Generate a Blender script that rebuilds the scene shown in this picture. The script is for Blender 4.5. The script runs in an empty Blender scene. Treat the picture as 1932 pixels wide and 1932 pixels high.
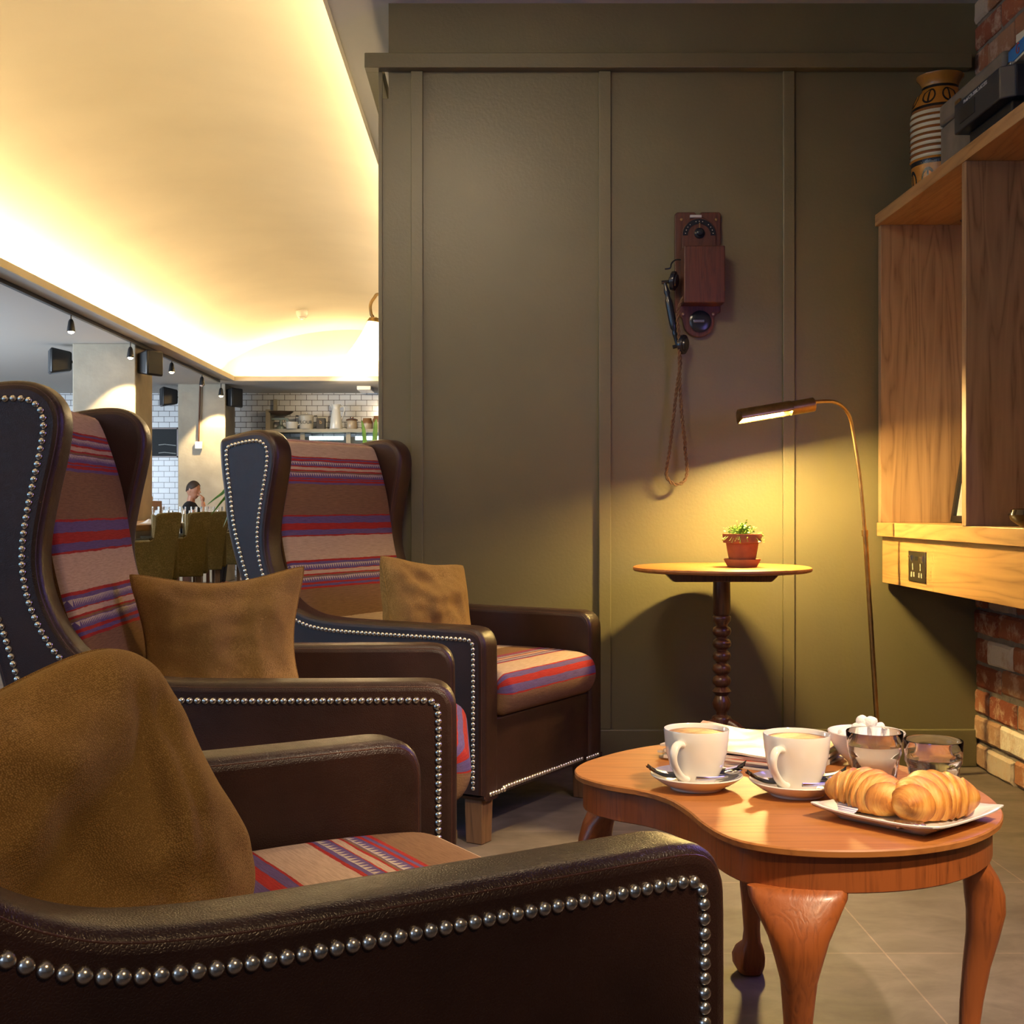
import bpy, bmesh, math, random
from mathutils import Vector, Matrix, noise
random.seed(7)
PI = math.pi
R = math.radians
S = bpy.context.scene
C = S.collection

# ------------------------------------------------------------------ camera
FPX, CX, CY, EYE = 2400.0, 930.0, 957.0, 0.95
cd = bpy.data.cameras.new('camera'); cam = bpy.data.objects.new('camera', cd); C.objects.link(cam)
cd.sensor_width = 36; cd.sensor_fit = 'HORIZONTAL'; cd.lens = 36 * FPX / 1932
cd.shift_x = (966 - CX) / 1932; cd.shift_y = -(966 - CY) / 1932
cd.clip_start = 0.05; cd.clip_end = 100
cam.location = (0, 0, EYE); cam.rotation_euler = (R(90), 0, 0)
S.camera = cam
S.view_settings.view_transform = 'Standard'
S.view_settings.look = 'None'
S.view_settings.gamma = 1
S.view_settings.exposure = 0.7
S.view_settings.use_curve_mapping = False
try:
    S.cycles.sample_clamp_indirect = 6
    S.cycles.caustics_reflective = False
    S.cycles.max_bounces = 14; S.cycles.transmission_bounces = 14; S.cycles.diffuse_bounces = 5; S.cycles.glossy_bounces = 6
except Exception:
    pass
# ------------------------------------------------------------------ world and large lights
w = bpy.data.worlds.new('world'); S.world = w; w.use_nodes = True
w.node_tree.nodes['Background'].inputs[0].default_value = (0.55, 0.62, 0.80, 1)
w.node_tree.nodes['Background'].inputs[1].default_value = 0.10

def area(name, loc, target, sx, sy, power, color):
    l = bpy.data.lights.new(name, 'AREA'); l.shape = 'RECTANGLE'; l.size = sx; l.size_y = sy
    l.energy = power; l.color = color
    o = bpy.data.objects.new(name, l); C.objects.link(o); o.location = loc
    o.rotation_euler = (Vector(target) - Vector(loc)).to_track_quat('-Z', 'Y').to_euler()
    return o

def spot(name, loc, target, power, angle, color, blend=0.6, size=0.04):
    l = bpy.data.lights.new(name, 'SPOT'); l.energy = power; l.spot_size = R(angle); l.spot_blend = blend
    l.color = color; l.shadow_soft_size = size
    o = bpy.data.objects.new(name, l); C.objects.link(o); o.location = loc
    o.rotation_euler = (Vector(target) - Vector(loc)).to_track_quat('-Z', 'Y').to_euler()
    return o

WARM = (1.0, 0.70, 0.38)
area('front_window_light', (-3.4, -2.6, 1.6), (-0.6, 3.0, 0.8), 3.0, 1.8, 22, (0.50, 0.68, 1.0))
area('side_window_light', (-5.6, 1.9, 1.5), (0.0, 3.4, 0.8), 3.0, 1.8, 36, (0.30, 0.62, 1.0))
area('violet_rim_fill', (1.37, 2.85, 1.4), (-0.8, 2.9, 0.9), 0.8, 0.5, 6, (0.36, 0.28, 1.0))  # violet fill added to tint the leather rims; no screen stands here
area('dining_window_light', (-8.6, 11.5, 1.6), (-2.5, 15.5, 1.0), 8.0, 2.0, 520, (0.72, 0.85, 1.0))
spot('table_spotlight', (1.35, 0.55, 2.7), (0.55, 2.15, 0.45), 300, 44, (1.0, 0.76, 0.5), 0.8, 0.05)
spot('seat_spotlight', (0.35, 3.3, 2.76), (0.25, 2.6, 0.4), 34, 80, (1.0, 0.72, 0.42), 0.9, 0.05)
spot('chair_spotlight', (1.1, -0.5, 2.5), (-0.15, 1.5, 0.55), 60, 60, (1.0, 0.66, 0.34), 0.9, 0.07)
spot('wall_spotlight', (-0.2, 2.6, 2.74), (0.1, 4.67, 1.1), 75, 95, (1.0, 0.80, 0.55), 1.0, 0.25)

# ------------------------------------------------------------------ helpers
def Wp(px, py, d):
    return Vector(((px - CX) * d / FPX, d, EYE - (py - CY) * d / FPX))

def Fl(px, py, h=0.0):
    d = FPX * (EYE - h) / (py - CY)
    return Vector(((px - CX) * d / FPX, d, h))

def tag(o, label=None, cat=None, group=None, kind=None):
    if label: o['label'] = label
    if cat: o['category'] = cat
    if group: o['group'] = group
    if kind: o['kind'] = kind
    return o

def thing(name, label, cat, loc=(0, 0, 0), rz=0, group=None):
    o = bpy.data.objects.new(name, None); C.objects.link(o)
    o.location = loc; o.rotation_euler = (0, 0, rz); o.empty_display_size = 0.1
    return tag(o, label, cat, group)

class MB:
    def __init__(s):
        s.v = []; s.f = []; s.m = []; s.uv = {}
    def add(s, vs, fs, mi=0, uvs=None):
        b = len(s.v); s.v += [tuple(p) for p in vs]
        s.f += [tuple(i + b for i in f) for f in fs]; s.m += [mi] * len(fs)
        if uvs:
            for i, u in enumerate(uvs): s.uv[b + i] = u
        return s
    def box(s, x0, x1, y0, y1, z0, z1, mi=0, M=None):
        vs = [Vector((x, y, z)) for x in (x0, x1) for y in (y0, y1) for z in (z0, z1)]
        if M is not None: vs = [M @ p for p in vs]
        return s.add(vs, [(0, 1, 3, 2), (4, 6, 7, 5), (0, 4, 5, 1), (2, 3, 7, 6), (0, 2, 6, 4), (1, 5, 7, 3)], mi)
    def cbox(s, c, d, mi=0, M=None):
        return s.box(c[0] - d[0] / 2, c[0] + d[0] / 2, c[1] - d[1] / 2, c[1] + d[1] / 2, c[2] - d[2] / 2, c[2] + d[2] / 2, mi, M)
    def lathe(s, prof, n=32, c=(0, 0, 0), mi=0, M=None, rf=None):
        vs = []; fs = []
        for j, (r, z) in enumerate(prof):
            for i in range(n):
                a = 2 * PI * i / n
                rr = r if rf is None else rf(r, z, a)
                p = Vector((c[0] + rr * math.cos(a), c[1] + rr * math.sin(a), c[2] + z))
                vs.append(M @ p if M is not None else p)
        for j in range(len(prof) - 1):
            for i in range(n):
                k = (i + 1) % n
                fs.append((j * n + i, j * n + k, (j + 1) * n + k, (j + 1) * n + i))
        if prof[0][0] > 1e-5: fs.append(tuple(range(n - 1, -1, -1)))
        if prof[-1][0] > 1e-5: fs.append(tuple((len(prof) - 1) * n + i for i in range(n)))
        return s.add(vs, fs, mi)
    def tube(s, path, r, n=10, mi=0, cap=True, closed=False, flat=1.0):
        P = [Vector(p) for p in path]; m = len(P); rs = r if isinstance(r, (list, tuple)) else [r] * m
        vs = []; fs = []; up = None
        for i in range(m):
            if closed: t = P[(i + 1) % m] - P[i - 1]
            else: t = P[min(i + 1, m - 1)] - P[max(i - 1, 0)]
            t.normalize()
            if up is None:
                up = Vector((0, 0, 1)) if abs(t.z) < 0.9 else Vector((1, 0, 0))
            a = up - t * up.dot(t)
            if a.length < 1e-6: a = t.orthogonal()
            a.normalize(); b = t.cross(a); up = a
            for k in range(n):
                an = 2 * PI * k / n
                vs.append(P[i] + a * math.cos(an) * rs[i] + b * math.sin(an) * rs[i] * flat)
        for i in range(m if closed else m - 1):
            j = (i + 1) % m
            for k in range(n):
                l = (k + 1) % n
                fs.append((i * n + k, i * n + l, j * n + l, j * n + k))
        if cap and not closed:
            fs.append(tuple(range(n - 1, -1, -1))); fs.append(tuple((m - 1) * n + k for k in range(n)))
        return s.add(vs, fs, mi)
    def ball(s, c, r, n=16, m=10, mi=0, M=None):
        rx, ry, rz = r if isinstance(r, (list, tuple)) else (r, r, r)
        vs = [Vector((0, 0, -rz))]; fs = []
        for j in range(1, m):
            ph = -PI / 2 + PI * j / m
            for i in range(n):
                a = 2 * PI * i / n
                vs.append(Vector((rx * math.cos(ph) * math.cos(a), ry * math.cos(ph) * math.sin(a), rz * math.sin(ph))))
        vs.append(Vector((0, 0, rz)))
        for i in range(n):
            fs.append((0, 1 + (i + 1) % n, 1 + i)); t = 1 + (m - 2) * n
            fs.append((t + i, t + (i + 1) % n, len(vs) - 1))
        for j in range(m - 2):
            for i in range(n):
                k = (i + 1) % n
                fs.append((1 + j * n + i, 1 + j * n + k, 1 + (j + 1) * n + k, 1 + (j + 1) * n + i))
        if M is not None: vs = [M @ p for p in vs]
        vs = [p + Vector(c) for p in vs]
        return s.add(vs, fs, mi)
    def prism(s, poly, z0, z1, mi=0, M=None):
        n = len(poly)
        vs = [Vector((x, y, z0)) for x, y in poly] + [Vector((x, y, z1)) for x, y in poly]
        if M is not None: vs = [M @ p for p in vs]
        fs = [tuple(range(n - 1, -1, -1)), tuple(range(n, 2 * n))]
        fs += [(i, (i + 1) % n, n + (i + 1) % n, n + i) for i in range(n)]
        return s.add(vs, fs, mi)
    def build(s, name, mat, parent=None, smooth=True, bevel=0, seg=2, ang=35, sub=0):
        me = bpy.data.meshes.new(name); me.from_pydata(s.v, [], s.f)
        mats = mat if isinstance(mat, (list, tuple)) else [mat]
        for m in mats: me.materials.append(m)
        for p, mi in zip(me.polygons, s.m): p.material_index = mi
        if s.uv:
            ul = me.uv_layers.new(name='UVMap')
            for l in me.loops: ul.data[l.index].uv = s.uv.get(l.vertex_index, (0, 0))
        bm = bmesh.new(); bm.from_mesh(me); bmesh.ops.recalc_face_normals(bm, faces=bm.faces); bm.to_mesh(me); bm.free()
        if smooth:
            me.shade_smooth(); me.set_sharp_from_angle(angle=R(ang))
        o = bpy.data.objects.new(name, me); C.objects.link(o)
        if parent is not None: o.parent = parent
        if bevel:
            b = o.modifiers.new('bevel', 'BEVEL'); b.width = bevel; b.segments = seg; b.limit_method = 'ANGLE'; b.angle_limit = R(40)
            b.harden_normals = False
        if sub:
            q = o.modifiers.new('sub', 'SUBSURF'); q.levels = sub; q.render_levels = sub
        return o

def crom(pts, n, closed=False):
    P = [Vector(p) for p in pts]; m = len(P); out = []
    segs = m if closed else m - 1
    for i in range(segs):
        a = P[i - 1] if (closed or i > 0) else P[0]
        b = P[i]; c = P[(i + 1) % m]
        d = P[(i + 2) % m] if closed or i + 2 < m else P[-1]
        for k in range(n):
            t = k / n
            out.append(0.5 * ((2 * b) + (c - a) * t + (2 * a - 5 * b + 4 * c - d) * t * t + (3 * b - a - 3 * c + d) * t ** 3))
    if not closed: out.append(P[-1])
    return out

def resample(P, step, closed=False):
    Q = list(P) + ([P[0]] if closed else [])
    L = [0]
    for i in range(1, len(Q)): L.append(L[-1] + (Q[i] - Q[i - 1]).length)
    n = max(2, int(round(L[-1] / step))); out = []; j = 0
    for k in range(n + (0 if closed else 1)):
        d = L[-1] * k / n
        while j < len(L) - 2 and L[j + 1] < d: j += 1
        t = (d - L[j]) / max(1e-9, L[j + 1] - L[j])
        out.append(Q[j].lerp(Q[j + 1], min(1, t)))
    return out

# ------------------------------------------------------------------ materials
def newmat(name):
    m = bpy.data.materials.new(name); m.use_nodes = True
    nt = m.node_tree; b = nt.nodes['Principled BSDF']
    return m, nt, b

def N(nt, typ, **kw):
    n = nt.nodes.new(typ)
    for k, v in kw.items():
        if k.startswith('i_'):
            key = k[2:]
            n.inputs[int(key) if key.isdigit() else key].default_value = v
        else: setattr(n, k, v)
    return n

def L(nt, a, b): nt.links.new(a, b)

def objco(nt, scale=(1, 1, 1), rot=(0, 0, 0)):
    tc = N(nt, 'ShaderNodeTexCoord'); mp = N(nt, 'ShaderNodeMapping')
    mp.inputs['Scale'].default_value = scale; mp.inputs['Rotation'].default_value = rot
    L(nt, tc.outputs['Object'], mp.inputs[0]); return mp.outputs[0]

def ramp(nt, fac, stops, interp='LINEAR'):
    r = N(nt, 'ShaderNodeValToRGB'); cr = r.color_ramp; cr.interpolation = interp
    while len(cr.elements) < len(stops): cr.elements.new(0.5)
    for e, (p, c) in zip(cr.elements, stops):
        e.position = p; e.color = (*c, 1) if len(c) == 3 else c
    if fac is not None: L(nt, fac, r.inputs[0])
    return r.outputs[0]

def bump(nt, b, h, dist, strength=1.0):
    n = N(nt, 'ShaderNodeBump'); n.inputs['Distance'].default_value = dist; n.inputs['Strength'].default_value = strength
    L(nt, h, n.inputs['Height']); L(nt, n.outputs[0], b.inputs['Normal'])

def plain(name, col, rough=0.5, metal=0.0, var=0.0, vs=20, bmp=0.0, bs=200, **kw):
    m, nt, b = newmat(name)
    b.inputs['Base Color'].default_value = (*col, 1); b.inputs['Roughness'].default_value = rough; b.inputs['Metallic'].default_value = metal
    for k, v in kw.items(): b.inputs[k.replace('_', ' ')].default_value = v
    if var:
        n = N(nt, 'ShaderNodeTexNoise'); n.inputs['Scale'].default_value = vs; n.inputs['Detail'].default_value = 5
        L(nt, objco(nt), n.inputs[0])
        L(nt, ramp(nt, n.outputs[0], [(0.3, tuple(c * (1 - var) for c in col)), (0.7, tuple(min(1, c * (1 + var)) for c in col))]), b.inputs[0])
    if bmp:
        n = N(nt, 'ShaderNodeTexNoise'); n.inputs['Scale'].default_value = bs; n.inputs['Detail'].default_value = 3
        L(nt, objco(nt), n.inputs[0]); bump(nt, b, n.outputs[0], bmp)
    return m

def glow(name, col, st):
    m, nt, b = newmat(name)
    b.inputs['Base Color'].default_value = (*col, 1)
    b.inputs['Emission Color'].default_value = (*col, 1); b.inputs['Emission Strength'].default_value = st
    return m

def leather(name, col):
    m, nt, b = newmat(name)
    b.inputs['Roughness'].default_value = 0.40; b.inputs['Specular IOR Level'].default_value = 0.45
    co = objco(nt)
    v = N(nt, 'ShaderNodeTexVoronoi', feature='DISTANCE_TO_EDGE'); v.inputs['Scale'].default_value = 300
    n = N(nt, 'ShaderNodeTexNoise'); n.inputs['Scale'].default_value = 60; n.inputs['Detail'].default_value = 4
    n2 = N(nt, 'ShaderNodeTexNoise'); n2.inputs['Scale'].default_value = 7; n2.inputs['Detail'].default_value = 3
    mx = N(nt, 'ShaderNodeMixRGB'); mx.inputs[0].default_value = 0.006
    L(nt, co, mx.inputs[1]); L(nt, n.outputs['Color'], mx.inputs[2])
    L(nt, mx.outputs[0], v.inputs[0]); L(nt, co, n.inputs[0]); L(nt, co, n2.inputs[0])
    L(nt, ramp(nt, n2.outputs[0], [(0.3, tuple(c * 0.75 for c in col)), (0.7, tuple(c * 1.35 for c in col))]), b.inputs[0])
    rr = N(nt, 'ShaderNodeMapRange'); rr.inputs['To Min'].default_value = 0.28; rr.inputs['To Max'].default_value = 0.46
    L(nt, n.outputs[0], rr.inputs[0]); L(nt, rr.outputs[0], b.inputs['Roughness'])
    cl = N(nt, 'ShaderNodeMapRange', interpolation_type='SMOOTHSTEP'); cl.inputs['From Max'].default_value = 0.28; L(nt, v.outputs['Distance'], cl.inputs[0])
    bump(nt, b, cl.outputs[0], 0.00020, 0.8)
    return m

def wood(name, dark, light, axis='X', scale=1.0, rough=0.4, coat=0.0, fine=0.5):
    m, nt, b = newmat(name)
    sc = {'X': (0.7, 9, 9), 'Y': (9, 0.7, 9), 'Z': (9, 9, 0.7)}[axis]
    co = objco(nt, tuple(s * scale for s in sc))
    n = N(nt, 'ShaderNodeTexNoise'); n.inputs['Scale'].default_value = 1.1; n.inputs['Detail'].default_value = 3; n.inputs['Distortion'].default_value = 0.6
    L(nt, co, n.inputs[0])
    mu = N(nt, 'ShaderNodeMath', operation='MULTIPLY'); mu.inputs[1].default_value = 9.0
    L(nt, n.outputs[0], mu.inputs[0])
    fr = N(nt, 'ShaderNodeMath', operation='PINGPONG'); fr.inputs[1].default_value = 0.5; L(nt, mu.outputs[0], fr.inputs[0])
    n2 = N(nt, 'ShaderNodeTexNoise'); n2.inputs['Scale'].default_value = 9; n2.inputs['Detail'].default_value = 6
    L(nt, co, n2.inputs[0])
    ad = N(nt, 'ShaderNodeMath', operation='MULTIPLY_ADD'); ad.inputs[1].default_value = fine; L(nt, n2.outputs[0], ad.inputs[0]); L(nt, fr.outputs[0], ad.inputs[2])
    L(nt, ramp(nt, ad.outputs[0], [(0.12, dark), (0.38, tuple((a + 2 * c) / 3 for a, c in zip(dark, light))), (0.75, light)]), b.inputs[0])
    b.inputs['Roughness'].default_value = rough; b.inputs['Coat Weight'].default_value = coat; b.inputs['Coat Roughness'].default_value = 0.15
    bump(nt, b, ad.outputs[0], 0.0006, 0.5)
    return m

def weave(name, c1, c2, freq=420, bd=0.0008):
    m, nt, b = newmat(name)
    b.inputs['Roughness'].default_value = 0.95; b.inputs['Specular IOR Level'].default_value = 0.1
    b.inputs['Sheen Weight'].default_value = 0.25; b.inputs['Sheen Roughness'].default_value = 0.5
    b.inputs['Sheen Tint'].default_value = (*[min(1, c * 2) for c in c2], 1)
    co = objco(nt)
    v = N(nt, 'ShaderNodeTexVoronoi'); v.inputs['Scale'].default_value = freq; v.inputs['Randomness'].default_value = 0.55
    n = N(nt, 'ShaderNodeTexNoise'); n.inputs['Scale'].default_value = 4; n.inputs['Detail'].default_value = 9; n.inputs['Roughness'].default_value = 0.75
    L(nt, co, v.inputs[0]); L(nt, co, n.inputs[0])
    ad = N(nt, 'ShaderNodeMath', operation='MULTIPLY_ADD'); ad.inputs[1].default_value = -0.6; L(nt, v.outputs['Distance'], ad.inputs[0]); L(nt, n.outputs[0], ad.inputs[2])
    L(nt, ramp(nt, ad.outputs[0], [(-0.0, tuple((a + c) / 2 for a, c in zip(c1, c2))), (0.1, c1), (0.62, c2)]), b.inputs[0])
    bump(nt, b, v.outputs['Distance'], bd, 1.0)
    b.inputs['Normal'].links[0].from_node.invert = True
    return m

BEIGE, RED, PUR, BRN = (0.50, 0.37, 0.27), (0.36, 0.035, 0.03), (0.13, 0.09, 0.22), (0.22, 0.125, 0.07)
def kilim(name, rep=0.60, off=0.0, br=1.0, sgn=1):
    m, nt, b = newmat(name)
    b.inputs['Roughness'].default_value = 0.95; b.inputs['Specular IOR Level'].default_value = 0.1
    uv = N(nt, 'ShaderNodeUVMap'); sp = N(nt, 'ShaderNodeSeparateXYZ'); L(nt, uv.outputs[0], sp.inputs[0])
    n = N(nt, 'ShaderNodeTexNoise'); n.inputs['Scale'].default_value = 9; n.inputs['Detail'].default_value = 6; n.inputs['Roughness'].default_value = 0.7
    mp = N(nt, 'ShaderNodeMapping'); mp.inputs['Scale'].default_value = (1, 5, 1); L(nt, uv.outputs[0], mp.inputs[0]); L(nt, mp.outputs[0], n.inputs[0])
    w = N(nt, 'ShaderNodeMath', operation='MULTIPLY_ADD'); w.inputs[1].default_value = 0.010
    sg = N(nt, 'ShaderNodeMath', operation='MULTIPLY'); sg.inputs[1].default_value = sgn; L(nt, sp.outputs[1], sg.inputs[0])
    L(nt, n.outputs[0], w.inputs[0]); L(nt, sg.outputs[0], w.inputs[2])
    a = N(nt, 'ShaderNodeMath', operation='ADD'); a.inputs[1].default_value = off - 0.005; L(nt, w.outputs[0], a.inputs[0])
    d = N(nt, 'ShaderNodeMath', operation='DIVIDE'); d.inputs[1].default_value = rep; L(nt, a.outputs[0], d.inputs[0])
    f = N(nt, 'ShaderNodeMath', operation='FRACT'); L(nt, d.outputs[0], f.inputs[0])
    st = [(0, BEIGE), (.054, RED), (.0595, PUR), (.065, RED), (.0705, PUR), (.089, RED), (.0925, BEIGE), (.1015, RED), (.107, BRN), (.112, PUR), (.129, RED),
          (.135, PUR), (.138, RED), (.145, PUR), (.151, BRN), (.254, RED), (.258, PUR), (.283, RED), (.303, PUR), (.32, RED), (.3235, BEIGE), (.402, RED),
          (.408, PUR), (.434, RED), (.438, BEIGE), (.449, RED), (.454, BRN), (.459, PUR), (.478, RED), (.484, PUR), (.49, RED), (.497, BRN)]
    col = ramp(nt, f.outputs[0], [(p / 0.60, tuple(x * br for x in c)) for p, c in st], 'CONSTANT')
    ux = N(nt, 'ShaderNodeMath', operation='PINGPONG'); ux.inputs[1].default_value = 0.006; L(nt, sp.outputs[0], ux.inputs[0])
    for lo, hi in ((.0745, .087), (.114, .126), (.418, .432), (.461, .474)):
        mr = N(nt, 'ShaderNodeMapRange', clamp=False); mr.inputs['From Min'].default_value = lo / .6; mr.inputs['From Max'].default_value = hi / .6
        mr.inputs['To Max'].default_value = 0.006
        L(nt, f.outputs[0], mr.inputs[0])
        g = N(nt, 'ShaderNodeMath', operation='LESS_THAN'); L(nt, mr.outputs[0], g.inputs[0]); L(nt, ux.outputs[0], g.inputs[1])
        g2 = N(nt, 'ShaderNodeMath', operation='GREATER_THAN'); L(nt, mr.outputs[0], g2.inputs[0]); g2.inputs[1].default_value = 0.0
        g3 = N(nt, 'ShaderNodeMath', operation='MULTIPLY'); L(nt, g.outputs[0], g3.inputs[0]); L(nt, g2.outputs[0], g3.inputs[1])
        mx = N(nt, 'ShaderNodeMixRGB'); mx.inputs[2].default_value = (0.5 * br, 0.43 * br, 0.36 * br, 1); L(nt, g3.outputs[0], mx.inputs[0]); L(nt, col, mx.inputs[1]); col = mx.outputs[0]
    n3 = N(nt, 'ShaderNodeTexNoise'); n3.inputs['Scale'].default_value = 14; n3.inputs['Detail'].default_value = 8
    mp3 = N(nt, 'ShaderNodeMapping'); mp3.inputs['Scale'].default_value = (2, 30, 1); L(nt, uv.outputs[0], mp3.inputs[0]); L(nt, mp3.outputs[0], n3.inputs[0])
    hs = N(nt, 'ShaderNodeMixRGB', blend_type='MULTIPLY'); hs.inputs[0].default_value = 0.8; L(nt, col, hs.inputs[1])
    L(nt, ramp(nt, n3.outputs[0], [(0.25, (0.62, 0.60, 0.6)), (0.6, (1, 1, 1))]), hs.inputs[2]); L(nt, hs.outputs[0], b.inputs[0])
    n4 = N(nt, 'ShaderNodeTexNoise'); n4.inputs['Scale'].default_value = 260; L(nt, objco(nt), n4.inputs[0]); bump(nt, b, n4.outputs[0], 0.0009)
    return m

M = {}
M['olive'] = plain('olive_paint', (0.135, 0.118, 0.062), 0.42, 0, 0.06, 3, 0.0006, 90)
M['ceil'] = plain('ceiling_paint', (0.60, 0.58, 0.54), 0.85)
M['vault'] = plain('vault_plaster', (0.74, 0.67, 0.53), 0.8, 0, 0.05, 1.2, 0.002, 3)
M['leather'] = leather('brown_leather', (0.027, 0.0108, 0.0076))
M['piping'] = leather('leather_piping', (0.06, 0.022, 0.014))
M['nail'] = plain('nickel_nail', (0.78, 0.74, 0.66), 0.22, 1.0)
M['kilim'] = kilim('kilim_cloth', br=0.88)
M['pad'] = weave('brown_upholstery', (0.09, 0.045, 0.02), (0.22, 0.12, 0.055), 300)
M['burlap'] = weave('mustard_burlap', (0.20, 0.115, 0.036), (0.56, 0.36, 0.135), 480, 0.0010)
M['oak_y'] = wood('oak_along', (0.24, 0.12, 0.042), (0.46, 0.26, 0.10), 'Y', 1.0, 0.38)
M['oak_z'] = wood('oak_upright', (0.15, 0.08, 0.038), (0.35, 0.215, 0.115), 'Z', 1.0, 0.38)
M['legwood'] = wood('chair_leg_wood', (0.08, 0.038, 0.016), (0.17, 0.088, 0.04), 'Z', 2, 0.5)
M['mahog'] = wood('mahogany', (0.10, 0.022, 0.006), (0.30, 0.085, 0.022), 'X', 1.4, 0.4, 0.1, 0.8)
M['mahogz'] = wood('mahogany_legs', (0.045, 0.011, 0.004), (0.31, 0.085, 0.020), 'Z', 2.2, 0.38, 0.08, 1.0)
M['topwood'] = wood('table_top_wood', (0.25, 0.082, 0.018), (0.42, 0.16, 0.038), 'X', 1.0, 0.5, 0.0, 0.6)
M['darkwood'] = wood('dark_turned_wood', (0.035, 0.012, 0.006), (0.12, 0.042, 0.018), 'Z', 2, 0.32, 0.3)
M['phonewood'] = wood('phone_case_wood', (0.035, 0.009, 0.004), (0.085, 0.022, 0.009), 'Z', 2, 0.45, 0.05)
M['white'] = plain('white_china', (0.82, 0.79, 0.73), 0.12, 0, Coat_Weight=0.4)
M['black'] = plain('black_plastic', (0.012, 0.013, 0.015), 0.35)
M['bakelite'] = plain('black_bakelite', (0.015, 0.017, 0.022), 0.22)
M['brass'] = plain('aged_brass', (0.42, 0.27, 0.11), 0.32, 1.0, 0.2, 30)
M['steel'] = plain('steel', (0.62, 0.60, 0.57), 0.2, 1.0)
M['terra'] = plain('terracotta', (0.30, 0.095, 0.038), 0.8, 0, 0.15, 25)
M['terra2'] = plain('terracotta_saucer', (0.55, 0.20, 0.07), 0.75, 0, 0.1, 25)
M['leaf'] = plain('small_leaves', (0.30, 0.50, 0.05), 0.5, 0, 0.25, 90, Transmission_Weight=0.0)
M['blade'] = plain('plant_blade', (0.07, 0.22, 0.025), 0.45, 0, 0.3, 20)
M['soil'] = plain('soil', (0.03, 0.018, 0.01), 0.95, 0, 0.3, 60, 0.004, 90)

def glassmat():
    m, nt, b = newmat('clear_glass')
    b.inputs['Base Color'].default_value = (0.97, 0.98, 0.98, 1); b.inputs['Roughness'].default_value = 0.0
    b.inputs['Transmission Weight'].default_value = 1.0; b.inputs['IOR'].default_value = 1.28
    return m
M['glass'] = glassmat()
def watermat():
    m, nt, b = newmat('water')
    b.inputs['Base Color'].default_value = (0.98, 0.98, 0.97, 1); b.inputs['Roughness'].default_value = 0.0
    b.inputs['Transmission Weight'].default_value = 1.0; b.inputs['IOR'].default_value = 1.33
    return m
M['water'] = watermat()

def floor_mat():
    m, nt, b = newmat('floor_tiles')
    co = objco(nt)
    br = N(nt, 'ShaderNodeTexBrick'); br.offset = 0.0; br.inputs['Scale'].default_value = 1.0
    br.inputs['Brick Width'].default_value = 0.51; br.inputs['Row Height'].default_value = 0.51; br.inputs['Mortar Size'].default_value = 0.0022; br.inputs['Mortar Smooth'].default_value = 0.3
    br.inputs['Color1'].default_value = (0.9, 0.9, 0.9, 1); br.inputs['Color2'].default_value = (1, 1, 1, 1); br.inputs['Mortar'].default_value = (1.7, 1.6, 1.5, 1)
    mp = N(nt, 'ShaderNodeMapping'); mp.inputs['Location'].default_value = (-0.835 + 5.1, -2.71 + 5.1, 0); L(nt, co, mp.inputs[0]); L(nt, mp.outputs[0], br.inputs[0])
    n = N(nt, 'ShaderNodeTexNoise'); n.inputs['Scale'].default_value = 3.2; n.inputs['Detail'].default_value = 9; n.inputs['Roughness'].default_value = 0.62; n.inputs['Distortion'].default_value = 0.4
    mp2 = N(nt, 'ShaderNodeMapping'); mp2.inputs['Scale'].default_value = (1.6, 2.6, 1); L(nt, co, mp2.inputs[0]); L(nt, mp2.outputs[0], n.inputs[0])
    c = ramp(nt, n.outputs[0], [(0.3, (0.072, 0.055, 0.048)), (0.5, (0.122, 0.097, 0.086)), (0.7, (0.175, 0.143, 0.128))])
    mx = N(nt, 'ShaderNodeMixRGB', blend_type='MULTIPLY'); mx.inputs[0].default_value = 1.0; L(nt, c, mx.inputs[1]); L(nt, br.outputs[0], mx.inputs[2]); L(nt, mx.outputs[0], b.inputs[0])
    b.inputs['Roughness'].default_value = 0.6; bump(nt, b, n.outputs[0], 0.001, 0.4)
    return m
M['floor'] = floor_mat()

def tile_mat():
    m, nt, b = newmat('white_wall_tiles')
    tc = N(nt, 'ShaderNodeTexCoord'); sp = N(nt, 'ShaderNodeSeparateXYZ'); cb = N(nt, 'ShaderNodeCombineXYZ')
    L(nt, tc.outputs['Object'], sp.inputs[0]); L(nt, sp.outputs[0], cb.inputs[0]); L(nt, sp.outputs[2], cb.inputs[1])
    br = N(nt, 'ShaderNodeTexBrick'); br.offset = 0.5; br.inputs['Scale'].default_value = 1.0
    br.inputs['Brick Width'].default_value = 0.15; br.inputs['Row Height'].default_value = 0.075; br.inputs['Mortar Size'].default_value = 0.0035; br.inputs['Mortar Smooth'].default_value = 0.1
    br.inputs['Color1'].default_value = (0.66, 0.67, 0.68, 1); br.inputs['Color2'].default_value = (0.74, 0.75, 0.75, 1); br.inputs['Mortar'].default_value = (0.10, 0.09, 0.08, 1)
    mp = N(nt, 'ShaderNodeMapping'); mp.inputs['Location'].default_value = (15.0, 0.06, 0); L(nt, cb.outputs[0], mp.inputs[0]); L(nt, mp.outputs[0], br.inputs[0]); L(nt, br.outputs[0], b.inputs[0])
    b.inputs['Roughness'].default_value = 0.18
    bump(nt, b, br.outputs['Fac'], 0.003, 1.0); b.inputs['Normal'].links[0].from_node.invert = True
    return m
M['tiles'] = tile_mat()
M['concrete'] = plain('raw_concrete', (0.34, 0.30, 0.23), 0.8, 0, 0.28, 2.2, 0.002, 30)
M['green_vel'] = weave('olive_chair_cloth', (0.08, 0.06, 0.02), (0.22, 0.165, 0.06), 120)
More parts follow.
